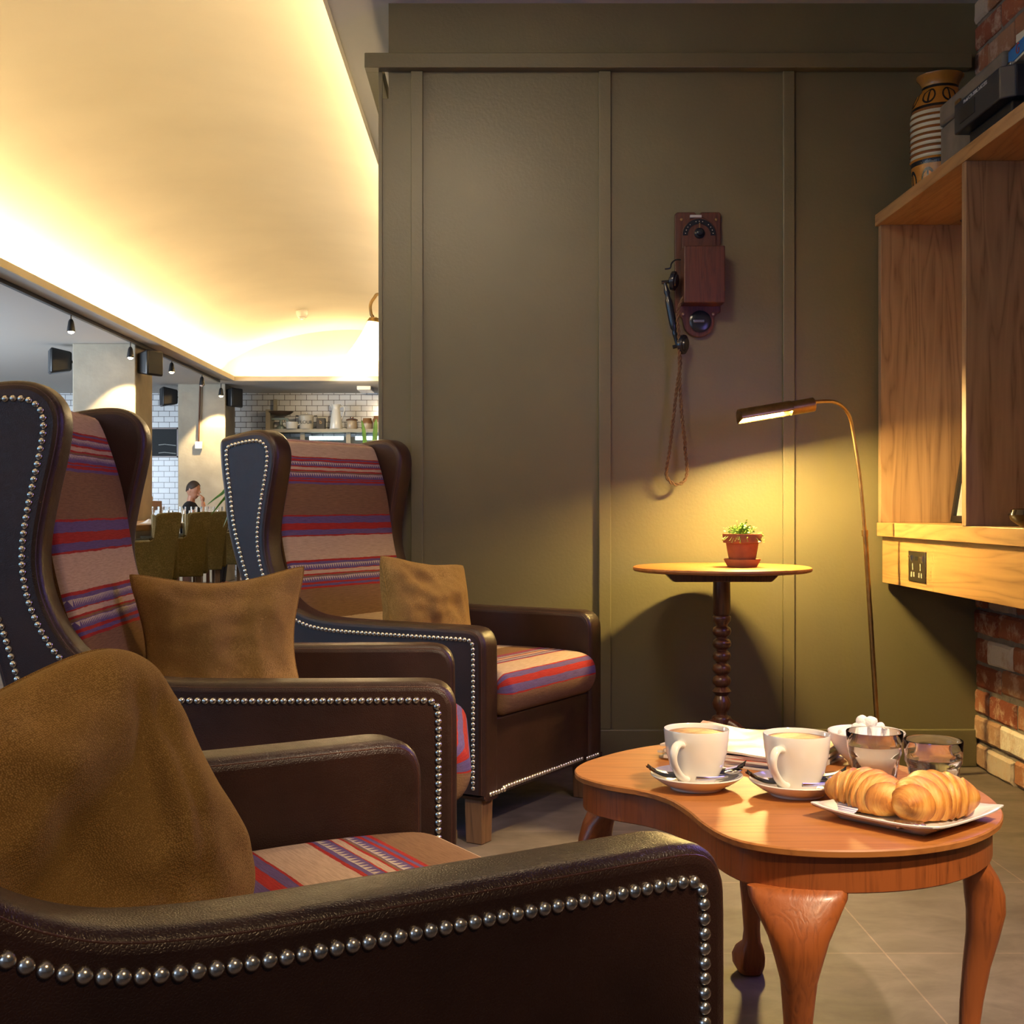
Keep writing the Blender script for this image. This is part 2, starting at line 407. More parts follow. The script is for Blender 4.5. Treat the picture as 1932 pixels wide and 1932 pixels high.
M['green_trim'] = weave('pale_chair_cloth', (0.25, 0.23, 0.15), (0.45, 0.42, 0.30), 120)
M['led'] = glow('warm_led', (1.0, 0.73, 0.37), 120)
M['bulb'] = glow('warm_bulb', (1.0, 0.72, 0.36), 60)

# ------------------------------------------------------------------ structure
def struct(name, mb, mat, parent=None, **kw):
    o = mb.build(name, mat, parent, **kw)
    if parent is None: o['kind'] = 'structure'
    return o
WY = 4.67      # face of the olive panel wall
HC = EYE + 1.85; HL = EYE + 1.56
struct('floor', MB().box(-9, 1.95, -3, 17.6, -0.05, 0), M['floor'], smooth=False)
struct('ceiling', MB().box(-0.605, 1.95, -3, 17.4, HC, HC + 0.08), M['ceil'], smooth=False)
struct('ceiling', MB().box(-9, -3.2, -3, 17.4, HL, HL + 0.05), M['ceil'], smooth=False)
struct('ceiling', MB().box(-3.2, -0.605, 15.7, 17.4, HL, HL + 0.05), M['ceil'], smooth=False)
arc = crom([(-3.42, 0, HL + 0.02), (-3.44, 0, HL + 0.14), (-3.30, 0, HL + 0.30), (-2.95, 0, HL + 0.48), (-2.45, 0, HL + 0.62), (-1.9, 0, HL + 0.685),
            (-1.35, 0, HL + 0.66), (-0.9, 0, HL + 0.58), (-0.55, 0, HL + 0.47), (-0.40, 0, HL + 0.36), (-0.40, 0, HC + 0.04)], 5)
mb = MB(); ys = [-3, 0, 3, 6, 9, 12, 14, 16.1]; n = len(arc)
mb.add([Vector((p.x, y, p.z)) for y in ys for p in arc], [(j * n + i, j * n + i + 1, (j + 1) * n + i + 1, (j + 1) * n + i) for j in range(len(ys) - 1) for i in range(n - 1)])
mb.add([Vector((p.x, 16.1, p.z)) for p in arc], [tuple(range(n))])
struct('ceiling', mb, M['vault'])
def cove(name, box, led):
    o = struct(name, MB().box(*box), M['vault'], smooth=False)
    MB().box(*led).build('led_strip', M['led'], o, smooth=False)
    return o
cove('trim_1', (-3.2, -3.185, -3, 15.7, HL - 0.002, HL + 0.055), (-3.33, -3.31, 0, 15.9, HL + 0.052, HL + 0.06))
cove('trim_2', (-0.62, -0.605, -3, 15.7, HC - 0.002, HC + 0.095), (-0.50, -0.48, 0, 15.6, HC + 0.082, HC + 0.09))
cove('trim_3', (-3.185, -0.605, 15.685, 15.7, HL - 0.002, HL + 0.055), (-3.2, -0.6, 15.85, 15.87, HL + 0.052, HL + 0.06))
struct('wall_tympanum', MB().box(-3.6, -0.2, 16.11, 16.2, HL + 0.05, HC + 0.3), M['vault'], smooth=False)
struct('wall_back', MB().box(-9, -0.3, 17.4, 17.5, 0, HL + 0.06), M['tiles'], smooth=False)
struct('wall_left', MB().box(-9.1, -9, -3, 17.5, 0, HL), M['ceil'], smooth=False)

# olive panel block
mb = MB().box(-0.42, 1.80, WY, 9.0, 0, HC - 0.35); mb.box(-0.383, 1.80, WY, 9.0, HC - 0.35, HC)
struct('wall_panelled', mb, M['olive'], smooth=False)
mb = MB()
top, bot = EYE + (CY - 108) / 514, EYE + (CY - 136) / 514
mb.box(-0.467, 1.741, WY - 0.05, WY + 0.002, bot, top); mb.box(-0.467, -0.41, WY, 9.0, bot, top)
struct('trim_4', mb, M['olive'], smooth=False, bevel=0.003)
k = 5
for x0, x1 in ((775, 798), (1130, 1153), (1478, 1500)):
    a, b_ = (x0 - CX) / 516, (x1 - CX) / 516
    struct('trim_%d' % k, MB().box(a, b_, WY - 0.016, WY, 0.137, bot), M['olive'], smooth=False, bevel=0.003); k += 1
struct('trim_8', MB().box(-0.42, -0.405, WY - 0.006, WY, 0.137, bot), M['olive'], smooth=False, bevel=0.002)
struct('baseboard_back', MB().box(-0.43, 1.77, WY - 0.022, WY, 0, 0.137), M['olive'], smooth=False, bevel=0.004)

# brick wall: every brick a bevelled block, all in one wall
def brick_wall():
    m, nt, b = newmat('old_bricks')
    at = N(nt, 'ShaderNodeAttribute', attribute_name='tone')
    c = ramp(nt, at.outputs['Fac'], [(0.0, (0.20, 0.05, 0.025)), (0.3, (0.30, 0.10, 0.05)), (0.5, (0.33, 0.15, 0.075)), (0.62, (0.36, 0.23, 0.15)), (0.8, (0.44, 0.35, 0.28)), (0.93, (0.62, 0.56, 0.50))])
    n = N(nt, 'ShaderNodeTexNoise'); n.inputs['Scale'].default_value = 14; n.inputs['Detail'].default_value = 9; n.inputs['Roughness'].default_value = 0.7
    L(nt, objco(nt), n.inputs[0])
    pale = ramp(nt, n.outputs[0], [(0.50, (0, 0, 0)), (0.62, (0.8, 0.8, 0.8))])
    mx = N(nt, 'ShaderNodeMixRGB'); mx.inputs[2].default_value = (0.50, 0.36, 0.27, 1); L(nt, pale, mx.inputs[0]); L(nt, c, mx.inputs[1])
    L(nt, mx.outputs[0], b.inputs[0]); b.inputs['Roughness'].default_value = 0.9; bump(nt, b, n.outputs[0], 0.012)
    mo = plain('mortar', (0.17, 0.15, 0.135), 0.95, 0, 0.2, 30, 0.004, 60)
    rnd = random.Random(3); vs = []; fs = []; tones = []; mi = []
    z = 0.004; row = 0
    while z < HC - 0.02:
        y = WY - 0.05 * 0 + (0.0 if row % 2 else 0.11); zt = min(z + 0.083, HC)
        while y > 1.2:
            ln = 0.222 + rnd.uniform(-0.012, 0.012); y0, y1 = max(1.2, y - ln), min(y, WY)
            if y1 - y0 > 0.03:
                xo = 1.768 + rnd.uniform(-0.006, 0.004); base = len(vs)
                pts = []
                zj = rnd.uniform(-0.004, 0.004)
                m_ = 6
                for (xx, ins) in ((1.80, 0.0), (xo + 0.008, 0.0), (xo, 0.009)):
                    loop = []
                    Y0, Y1, Z0, Z1 = y0 + ins, y1 - ins, z + ins + zj, zt - ins + zj
                    for (aa, bb) in (((Y0, Z0), (Y1, Z0)), ((Y1, Z0), (Y1, Z1)), ((Y1, Z1), (Y0, Z1)), ((Y0, Z1), (Y0, Z0))):
                        for t in range(m_):
                            f = t / m_; yy = aa[0] + (bb[0] - aa[0]) * f; zz = aa[1] + (bb[1] - aa[1]) * f
                            j = noise.noise(Vector((yy * 40, zz * 40, row))) * 0.005
                            loop.append((xx, yy + j, zz + j * 0.8))
                    pts.append(loop)
                q = len(pts[0])
                for lp in pts: vs += lp
                for r_ in range(2):
                    for i in range(q):
                        fs.append((base + r_ * q + i, base + r_ * q + (i + 1) % q, base + (r_ + 1) * q + (i + 1) % q, base + (r_ + 1) * q + i)); mi.append(0)
                fs.append(tuple(base + 2 * q + i for i in range(q))); mi.append(0)
                tv = rnd.random(); tones += [tv] * (3 * q)
            y -= ln + 0.014
        z += 0.097; row += 1
    b0 = len(vs); vs += [(1.779, y, zz) for y in (-3, WY) for zz in (0, HC)] + [(1.9, y, zz) for y in (-3, WY) for zz in (0, HC)]
    tones += [0] * 8
    for f in [(0, 1, 3, 2), (4, 6, 7, 5), (0, 4, 5, 1), (2, 3, 7, 6), (0, 2, 6, 4), (1, 5, 7, 3)]:
        fs.append(tuple(b0 + i for i in f)); mi.append(1)
    me = bpy.data.meshes.new('wall_right'); me.from_pydata(vs, [], fs); me.materials.append(m); me.materials.append(mo)
    for p, q in zip(me.polygons, mi): p.material_index = q
    at = me.attributes.new('tone', 'FLOAT', 'POINT'); at.data.foreach_set('value', tones)
    bm = bmesh.new(); bm.from_mesh(me); bmesh.ops.recalc_face_normals(bm, faces=bm.faces); bm.to_mesh(me); bm.free()
    o = bpy.data.objects.new('wall_right', me); C.objects.link(o); o['kind'] = 'structure'
brick_wall()

# ------------------------------------------------------------------ armchairs
OUT = [(0, .125), (0, .30), (0, .53), (-.004, .575), (-.02, .60), (-.05, .611), (-.12, .612), (-.3, .612), (-.48, .613), (-.56, .616), (-.62, .623), (-.665, .637), (-.70, .655), (-.727, .677),
       (-.749, .705), (-.768, .738), (-.785, .78), (-.794, .822), (-.796, .857), (-.793, .896), (-.785, .943), (-.775, .991), (-.765, 1.035), (-.757, 1.077), (-.754, 1.115), (-.761, 1.147),
       (-.779, 1.172), (-.81, 1.190), (-.86, 1.193), (-.93, 1.183), (-.975, 1.174), (-.993, 1.16), (-.994, 1.12), (-.988, 1.06), (-.978, 1.0), (-.962, .89), (-.932, .79), (-.893, .684),
       (-.86, .56), (-.83, .4), (-.81, .25), (-.80, .125)]
CW, AT = 0.75, 0.085
def normals2(P, closed=True):
    n = len(P); out = []
    for i in range(n):
        t = P[(i + 1) % n] - P[i - 1]; t = Vector((t.x, t.y)); t.normalize()
        out.append(Vector((t.y, -t.x)))     # provisional side
    ar = sum(P[i].x * P[(i + 1) % n].y - P[(i + 1) % n].x * P[i].y for i in range(n))
    s = 1 if ar > 0 else -1               # CCW: (t.y,-t.x) is outward
    return [v * s for v in out]

def slab(P, y0, y1, r, mb=None, seg=4, strip_mi=0, cap_mi=0, arc0=0.0):
    """extrude the x-z outline P from y0 to y1 with rounded rims"""
    mb = mb or MB(); n = len(P); nn = normals2(P); ar = [arc0]
    for i in range(1, n): ar.append(ar[-1] + (P[i] - P[i - 1]).length)
    rings = [(y0 + r * (1 - math.sin(a)), r * (1 - math.cos(a))) for a in [PI / 2 * (1 - k / seg) for k in range(seg + 1)]]
    rings += [(y1 - r * (1 - math.sin(a)), r * (1 - math.cos(a))) for a in [PI / 2 * k / seg for k in range(seg + 1)]]
    vs = []; uv = []
    for y, ins in rings:
        for i in range(n):
            q = P[i] - nn[i] * ins; vs.append((q.x, y, q.y)); uv.append((y + 1, ar[i]))
    fs = []; m = len(rings)
    for j in range(m - 1):
        for i in range(n):
            fs.append((j * n + i, j * n + (i + 1) % n, (j + 1) * n + (i + 1) % n, (j + 1) * n + i))
    mb.add(vs, fs, strip_mi, uv)
    mb.add(vs[:n], [tuple(range(n))], cap_mi, uv[:n]); mb.add(vs[-n:], [tuple(range(n))], cap_mi, uv[-n:])
    return mb

def outline():
    P = [Vector((x, y)) for x, y in OUT]
    return resample(crom([(p.x, p.y, 0) for p in P], 4), 0.012)
OUTL = [Vector((p.x, p.y)) for p in outline()]

def nail_path():
    n = normals2(OUTL); Q = [OUTL[i] - n[i] * 0.035 for i in range(len(OUTL))]
    m = len(OUTL); keep = []
    for i, q in enumerate(Q):
        if i < 3 or i > m - 4 or q.y < 0.150: continue
        d = min((q - p).length for p in OUTL)
        if d > 0.0335: keep.append(q)
    for _ in range(3):
        keep = [keep[0]] + [(keep[i - 1] + keep[i] * 2 + keep[i + 1]) / 4 for i in range(1, len(keep) - 1)] + [keep[-1]]
    P = [Vector((p.x, p.y, 0)) for p in keep]
    return resample(P, 0.0150)
NAILS = nail_path()
nm = MB(); nm.lathe([(0.0069, 0), (0.0069, 0.0012), (0.0064, 0.0027), (0.0052, 0.0042), (0.0036, 0.0053), (0.0018, 0.0059), (0, 0.0061)], 18)
nail_proto = nm.build('nail_head', M['nail']); nail_mesh = nail_proto.data; bpy.data.objects.remove(nail_proto)
nail_mesh.name = 'nail_head'

def armchair(label, corner, ang, seat):
    ca, sa = math.cos(R(ang)), math.sin(R(ang))
    loc = Vector((corner[0] - sa * CW / 2, corner[1] + ca * CW / 2, 0))
    t = thing('wing_armchair', label, 'armchair', loc, R(ang), 'tall leather wing armchairs with striped upholstery')
    h = CW / 2
    for s in (-1, 1):
        y0, y1 = (-h, -h + AT) if s < 0 else (h - AT, h)
        sp = slab(OUTL, y0, y1, 0.018, seg=4).build('side_panel', M['leather'], t, ang=50)
        pm = MB(); nn = normals2(OUTL)
        for yy in (y0 + 0.0045, y1 - 0.0045):
            pm.tube([(OUTL[i].x - nn[i].x * 0.011, yy, OUTL[i].y - nn[i].y * 0.011) for i in range(len(OUTL))], 0.0032, 6, closed=False)
        pm.build('piping', M['piping'], sp)
    # backrest
    bp = [(-.872, 1.166), (-.862, 1.155), (-.846, 1.12), (-.825, 1.06), (-.808, 1.0), (-.798, .95), (-.790, .90), (-.778, .83), (-.760, .76), (-.738, .70), (-.713, .64), (-.69, .57), (-.67, .50),
          (-.74, .46), (-.86, .62), (-.92, .84), (-.955, 1.02), (-.972, 1.14), (-.965, 1.168), (-.92, 1.178)]
    P = [Vector((p.x, p.y)) for p in resample(crom([(x, y, 0) for x, y in bp], 5, True), 0.012, True)]
    mb = slab(P, -h + AT - 0.004, h - AT + 0.004, 0.016, seg=3, strip_mi=0, cap_mi=1)
    mb.build('backrest', [M['kilim'], M['pad']], t, ang=60)
    bk = [(-.955, 1.165), (-.985, 1.15), (-.97, 1.0), (-.95, .88), (-.92, .79), (-.88, .684), (-.84, .56), (-.81, .4), (-.79, .14), (-.76, .14), (-.78, .5), (-.87, .8), (-.93, 1.0)]
    P = [Vector((p.x, p.y)) for p in resample(crom([(x, y, 0) for x, y in bk], 4, True), 0.02, True)]
    slab(P, -h + AT - 0.01, h - AT + 0.01, 0.004, seg=1).build('back_panel', M['leather'], t)
    # seat
    pk = [(-.03, .350), (.008, .362), (.027, .395), (.030, .425), (.022, .455), (.0, .474), (-.05, .485), (-.2, .490), (-.4, .486), (-.6, .476), (-.72, .465), (-.73, .42), (-.72, .365), (-.5, .353), (-.2, .350)]
    P = [Vector((p.x, p.y)) for p in resample(crom([(x, y, 0) for x, y in pk], 5, True), 0.012, True)]
    slab(P, -h + AT + 0.002, h - AT - 0.002, 0.03, seg=5).build('seat_cushion', seat, t, ang=80)
    MB().box(-.76, -.012, -h + AT - 0.01, h - AT + 0.01, .127, .350).build('front_panel', M['leather'], t, bevel=0.006)
    for x in (-.045, -.775):
        for y in (-h + 0.045, h - 0.045):
            mbl = MB(); mbl.add([(x + a * r, y + b * r, z) for z, r in ((0, .027), (.135, .030)) for a, b in ((-1, -1), (1, -1), (1, 1), (-1, 1))],
                                [(3, 2, 1, 0), (4, 5, 6, 7)] + [(i, (i + 1) % 4, 4 + (i + 1) % 4, 4 + i) for i in range(4)])
            mbl.build('leg', M['legwood'], t, bevel=0.003)
    # nails
    pts = []
    for p in NAILS: pts.append((Vector((p.x, -h, p.y)), Matrix.Rotation(R(90), 4, 'X')))
    for i in range(45): pts.append((Vector((-0.012 if 5 < i < 39 else 0, -h + 0.035 + (CW - 0.07) * i / 44, 0.142)), Matrix.Rotation(R(90), 4, 'Y')))
    W_ = Matrix.Translation(loc) @ Matrix.Rotation(R(ang), 4, 'Z')
    sc = []
    for p, m in pts:
        w_ = W_ @ p
        px = CX + FPX * w_.x / w_.y; py = CY + FPX * (EYE - w_.z) / w_.y
        inside = 0 <= px <= 1932 and 0 <= py <= 1932
        sc.append((0 if inside else 1, w_.y))
    order = sorted(range(len(pts)), key=lambda i: sc[i])
    for i in order[:100]:
        o = bpy.data.objects.new('nail_head', nail_mesh); C.objects.link(o); o.parent = t
        o.matrix_local = Matrix.Translation(pts[i][0]) @ pts[i][1]
    far = [pts[i] for i in order[100:]] + [(Vector((p.x, h, p.y)), Matrix.Rotation(R(-90), 4, 'X')) for p in NAILS]
    mb = MB(); vs0 = [v.co.copy() for v in nail_mesh.vertices]; fs0 = [tuple(p.vertices) for p in nail_mesh.polygons]
    for p, m in far:
        X = Matrix.Translation(p) @ m
        mb.add([X @ v for v in vs0], fs0)
    o = mb.build('nail_heads', M['nail'], t); o['kind'] = 'stuff'
    return t
armchair('dark leather wing armchair closest to the camera, its studded arm crossing the lower left corner', (0.243, 1.30), 31, kilim('seat_stripes_near', off=0.775, sgn=-1))
armchair('dark leather wing armchair in the middle, between the closest and the farthest armchair', (-0.07, 2.46), 2, kilim('seat_stripes_middle', off=0.155))
armchair('dark leather wing armchair farthest back, standing against the olive wall', (-0.025, 3.55), -31, kilim('seat_stripes_far', off=0.155))

# pillows
def pillow(label, loc, ang, lean, roll, sz=(0.42, 0.42), th=0.075, seed=0, dents=(), n=64, fold=0.0, pin=0.15, rc=0.05):
    mb = MB(); a, b = sz[0] / 2, sz[1] / 2; vs = []; idx = {}
    def P(u, v, s):
        ex = 1 - rc * (u * u * v * v) ** 1.5 - pin * (1 - v * v) ** 1.6 * abs(u) ** 1.5; ey = 1 - rc * (u * u * v * v) ** 1.5 - pin * (1 - u * u) ** 1.6 * abs(v) ** 1.5
        x = a * u * ex; y = b * v * ey
        e = max(0.0, (1 - u * u) * (1 - v * v)); t = th * e ** 0.42
        q = Vector((u * 2.2, v * 2.2, seed * 3.1 + s * 0.7))
        t *= 1 + 0.30 * noise.noise(q) + 0.10 * noise.noise(q * 2.3)
        for (du, dv, dr, dd, el, an) in dents:
            c_, s_ = math.cos(an), math.sin(an); pu, pv = (u - du) * c_ + (v - dv) * s_, -(u - du) * s_ + (v - dv) * c_
            t -= (dd * math.exp(-((pu / el) ** 2 + (pv / dr) ** 2))) if s > 0 else 0
        z = s * t
        z += fold * (abs(u) ** 2) * (1 if v > 0 else 0.6)
        z += 0.010 * noise.noise(Vector((u * 1.3 + 5, v * 1.3, seed)))
        return Vector((x, y, z))
    fs = []
    for s in (1, -1):
        for i in range(n + 1):
            for j in range(n + 1):
                edge = i in (0, n) or j in (0, n)
                if s < 0 and edge: idx[(s, i, j)] = idx[(1, i, j)]; continue
                u, v = 2 * i / n - 1, 2 * j / n - 1
                u = math.sin(u * PI / 2) * 0.5 + u * 0.5; v = math.sin(v * PI / 2) * 0.5 + v * 0.5
                idx[(s, i, j)] = len(vs); vs.append(P(u, v, s))
        for i in range(n):
            for j in range(n):
                f = (idx[(s, i, j)], idx[(s, i + 1, j)], idx[(s, i + 1, j + 1)], idx[(s, i, j + 1)])
                fs.append(f if s > 0 else f[::-1])
    mb.add(vs, fs)
    o = mb.build('scatter_cushion', M['burlap'], ang=180)
    X = Matrix.Rotation(R(ang + 90), 4, 'Z') @ Matrix.Rotation(R(90 - lean), 4, 'X') @ Matrix.Rotation(R(roll), 4, 'Z')
    o.matrix_world = Matrix.Translation(loc) @ X
    sm = MB()
    rim = [vs[idx[(1, i, 0)]] for i in range(n)] + [vs[idx[(1, n, j)]] for j in range(n)] + [vs[idx[(1, n - i, n)]] for i in range(n)] + [vs[idx[(1, 0, n - j)]] for j in range(n)]
    sm.tube(rim, 0.0022, 6, closed=True); sm.build('seam', M['burlap'], o)
    return tag(o, label, 'cushion', 'mustard brown scatter cushions')
pillow('large mustard brown cushion on the closest armchair, bottom left of the picture', (-0.485, 1.33, 0.572), -50, 14, 22, (0.47, 0.38), 0.125, 1,
       ((0.15, 0.05, 0.26, 0.055, 0.5, 0.7), (0.56, 0.12, 0.06, 0.022, 0.5, 1.25), (0.70, 0.1, 0.05, 0.014, 0.5, 1.3), (-0.45, -0.45, 0.3, 0.03, 0.6, 0.5)), pin=0.06, rc=0.17)
pillow('brown cushion with two raised corners on the middle armchair', (-0.612, 2.86, 0.628), -78, 10, 2, (0.385, 0.36), 0.085, 2, ((-0.8, 0.2, 0.2, 0.02, 0.5, 1.2),), pin=0.16, rc=0.0)
pillow('brown cushion with one pointed corner on the armchair farthest back', (-0.205, 3.98, 0.628), -42, 14, -7, (0.37, 0.33), 0.08, 5, ((-0.4, 0.5, 0.15, 0.02, 0.4, 2.4),), pin=0.13)

# ------------------------------------------------------------------ kidney coffee table
TH = 0.45
kp = [(1084, 1453), (1096, 1465), (1145, 1479), (1210, 1490), (1260, 1505), (1297, 1527), (1326, 1551), (1363, 1573), (1410, 1588), (1496, 1600), (1594, 1604), (1700, 1601), (1780, 1592), (1840, 1578), (1880, 1558),
      (1893, 1538), (1885, 1518), (1855, 1494), (1816, 1475), (1760, 1458), (1700, 1443), (1620, 1426), (1540, 1412), (1450, 1402), (1350, 1399), (1255, 1403), (1180, 1415), (1120, 1431), (1092, 1443)]
K = [Fl(x, y, TH) for x, y in kp]
K = [Vector((p.x, p.y)) for p in resample(crom([(p.x, p.y, 0) for p in K], 6, True), 0.015, True)]
def inset(P, d):
    nn = normals2(P); return [P[i] - nn[i] * d for i in range(len(P))]
tb = thing('coffee_table', 'kidney shaped mahogany coffee table carrying the cups and croissants', 'table', (0.5, 2.25, 0))
def loop_solid(levels):
    mb = MB(); n = len(K)
    vs = []
    for d, z in levels: vs += [(p.x - 0.5, p.y - 2.25, z) for p in inset(K, d)]
    fs = [(j * n + i, j * n + (i + 1) % n, (j + 1) * n + (i + 1) % n, (j + 1) * n + i) for j in range(len(levels) - 1) for i in range(n)]
    fs += [tuple(range(n - 1, -1, -1)), tuple((len(levels) - 1) * n + i for i in range(n))]
    return mb.add(vs, fs)
loop_solid([(0.004, 0.437), (0.0005, 0.439), (0.0, 0.447), (0.002, 0.4495), (0.005, 0.45)]).build('table_top', M['topwood'], tb)
loop_solid([(0.018, 0.381), (0.016, 0.383), (0.016, 0.437)]).build('apron', M['mahogz'], tb)
def cab_leg(x, y, dx, dy, wide=0.074):
    d = Vector((dx, dy)).normalized(); t = Vector((-d.y, d.x)); mb = MB(); n = 20; vs = []
    secs = [(0.386, wide, .016, -.012), (.372, wide * 0.97, .020, -.006), (.345, wide * 0.78, .028, .004), (.318, wide * 0.6, .032, .010), (.29, .036, .031, .012), (.255, .027, .027, .008), (.20, .022, .022, -.002),
            (.14, .0185, .0185, -.010), (.09, .016, .016, -.014), (.068, .018, .018, -.012), (.055, .026, .028, -.004), (.036, .031, .034, .002), (.018, .030, .032, .002), (.004, .025, .027, .0), (0, .022, .024, .0)]
    for z, a, b, off in secs:
        for i in range(n):
            an = 2 * PI * i / n; ca, sa = math.cos(an), math.sin(an)
            e = 0.8; ca = math.copysign(abs(ca) ** e, ca); sa = math.copysign(abs(sa) ** e, sa)
            if 0.01 < z < 0.06: q = 1 + 0.10 * math.cos(an * 5)
            else: q = 1
            p = Vector((x - 0.5, y - 2.25)) + d * (off + b * ca * q) + t * a * sa * q; vs.append((p.x, p.y, z))
    m = len(secs)
    fs = [(j * n + i, j * n + (i + 1) % n, (j + 1) * n + (i + 1) % n, (j + 1) * n + i) for j in range(m - 1) for i in range(n)] + [tuple(range(n)), tuple((m - 1) * n + i for i in range(n))]
    mb.add(vs, fs).build('leg', M['mahogz'], tb, ang=60)
p = Fl(1517, 1608, TH); cab_leg(p.x, p.y + 0.035, -0.15, -1)
cab_leg(0.795, 2.085, 1, -0.35, 0.05)
cab_leg(0.205, 2.435, -0.9, -0.3, 0.04)
cab_leg(0.525, 2.60, -0.1, 1, 0.045)

# ------------------------------------------------------------------ things on the coffee table
def foam_mat():
    m, nt, b = newmat('cappuccino_foam'); co = objco(nt)
    n = N(nt, 'ShaderNodeTexNoise'); n.inputs['Scale'].default_value = 20; n.inputs['Detail'].default_value = 5; n.inputs['Distortion'].default_value = 2.2
    mp = N(nt, 'ShaderNodeMapping'); mp.inputs['Scale'].default_value = (0.6, 2.2, 1); L(nt, co, mp.inputs[0]); L(nt, mp.outputs[0], n.inputs[0])
    L(nt, ramp(nt, n.outputs[0], [(0.42, (0.12, 0.03, 0.008)), (0.52, (0.36, 0.13, 0.04)), (0.60, (0.38, 0.17, 0.06)), (0.70, (0.52, 0.38, 0.26))]), b.inputs[0])
    b.inputs['Roughness'].default_value = 0.5; bump(nt, b, n.outputs[0], 0.002); return m
M['foam'] = foam_mat()
M['packet'] = plain('black_wrapper', (0.012, 0.012, 0.018), 0.22)
M['packet_label'] = plain('lilac_label', (0.55, 0.52, 0.78), 0.35, 0, 0.15, 60)
def cup_set(x, y, ah, g1, lab, rz):
    s = thing('saucer', 'white china saucer under the ' + lab + ' cappuccino cup', 'saucer', (x, y, TH + 0.0005), 0, 'saucers')
    MB().lathe([(0, 0.004), (.036, .004), (.038, 0), (.046, 0), (.048, .004), (.062, .010), (.078, .021), (.0815, .0245), (.0805, .0265), (.077, .0245), (.062, .0155), (.047, .010), (.030, .009), (0, .009)], 56).build('saucer_dish', M['white'], s)
    c = thing('coffee_cup', 'white cup of cappuccino, the ' + lab + ' of the two on the table', 'cup', (x, y, TH + 0.0102), 0, 'cappuccino cups')
    MB().lathe([(0, .002), (.024, .002), (.027, 0), (.032, .001), (.0375, .010), (.0470, .030), (.0535, .055), (.0566, .078), (.0577, .094), (.0570, .0965), (.0553, .094), (.0540, .080), (.050, .056), (.043, .030), (.030, .009), (0, .006)], 64).build('cup_body', M['white'], c)
    f = MB(); f.lathe([(.0535, .0875), (.052, .0885), (.03, .0905), (0, .091)], 48); f.lathe([(.0535, .0875), (0.03, .0872), (0, .087)], 48); f.build('foam', M['foam'], c)
    d = Vector((math.cos(ah), math.sin(ah), 0)); hp = []
    for (r, z) in [(.052, .074), (.066, .077), (.077, .070), (.081, .058), (.077, .043), (.065, .028), (.052, .018), (.040, .013)]: hp.append(d * r + Vector((0, 0, z)))
    hp = crom(hp, 5); rad = [0.0045 + 0.002 * abs(2 * i / (len(hp) - 1) - 1) for i in range(len(hp))]
    MB().tube(hp, rad, 12, flat=1.5).build('handle', M['white'], c, ang=80)
    # spoon lying across the right front of the saucer
    sp = thing('teaspoon', 'steel teaspoon lying on the saucer of the ' + lab + ' cup', 'spoon', (x, y, TH + 0.03), rz, 'teaspoons')
    pts = crom([(-0.012, -0.070, 0.002), (0.01, -0.062, 0.0), (0.035, -0.045, -0.002), (0.050, -0.030, -0.003)], 8)
    MB().tube(pts, [0.0035 - 0.0015 * i / (len(pts) - 1) for i in range(len(pts))], 8, flat=0.5).build('spoon_handle', M['steel'], sp)
    b = MB(); X = Matrix.Rotation(R(38), 4, 'Z') @ Matrix.Rotation(R(-8), 4, 'X')
    vs = []; fs = []; n_ = 18; m_ = 6
    for j in range(m_ + 1):
        for i in range(n_):
            a = 2 * PI * i / n_; r = j / m_
            vs.append(X @ Vector((0.020 * r * math.cos(a), 0.0135 * r * math.sin(a), 0.006 * (r * r - 1))) + Vector((0.062, -0.018, 0.004)))
    for j in range(m_):
        for i in range(n_): fs.append((j * n_ + i, j * n_ + (i + 1) % n_, (j + 1) * n_ + (i + 1) % n_, (j + 1) * n_ + i))
    bo = b.add(vs, fs).build('spoon_bowl', M['steel'], sp); q = bo.modifiers.new('solid', 'SOLIDIFY'); q.thickness = 0.0012
    def packet(px_, py_, rr, lab2, nm_):
        w_ = thing('sugar_packet', 'black wrapped sugar packet ' + lab2 + ' of the ' + lab + ' cup', 'packet', (x + px_, y + py_, TH + 0.026), R(rr), 'sugar packets')
        n1, n2 = 14, 8; vs = []; fs = []
        for s_ in (1, -1):
            for i in range(n1 + 1):
                for j in range(n2 + 1):
                    u, v = 2 * i / n1 - 1, 2 * j / n2 - 1
                    ends = abs(u) ** 6
                    z = s_ * 0.0045 * max(0, (1 - u * u) * (1 - v * v)) ** 0.5 + 0.0045 * ends * math.sin(v * 6) + 0.016 * u * u * (0.6 if u > 0 else 1)
                    vs.append((0.042 * u, 0.0165 * v * (1 + 0.12 * ends), z))
        o_ = (n1 + 1) * (n2 + 1)
        for s_ in (0, 1):
            for i in range(n1):
                for j in range(n2):
                    a = s_ * o_ + i * (n2 + 1) + j; fs.append((a, a + n2 + 1, a + n2 + 2, a + 1))
        mb_ = MB().add(vs, fs)
        mb_.build('wrapper', M['packet'], w_, ang=60)
        mb2 = MB(); vs2 = []; 
        for i in range(5):
            for j in range(5):
                u, v = -0.72 + 0.5 * i / 4, -0.7 + 1.4 * j / 4
                vs2.append((0.042 * u, 0.0165 * v, 0.0050 * max(0, (1 - u * u) * (1 - v * v)) ** 0.5 + 0.016 * u * u + 0.0006))
        mb2.add(vs2, [(i * 5 + j, i * 5 + 5 + j, i * 5 + 6 + j, i * 5 + 1 + j) for i in range(4) for j in range(4)]); mb2.build('paper_label', M['packet_label'], w_)
    packet(-0.046, -0.012, 8, 'on the left side of the saucer', 0)
    packet(0.048, 0.022, 158, 'on the right side of the saucer', 1)
p1 = Fl(1314, 1487, TH); p2 = Fl(1503, 1499, TH)
cup_set(p1.x, p1.y, R(232), 0, 'left', 0)
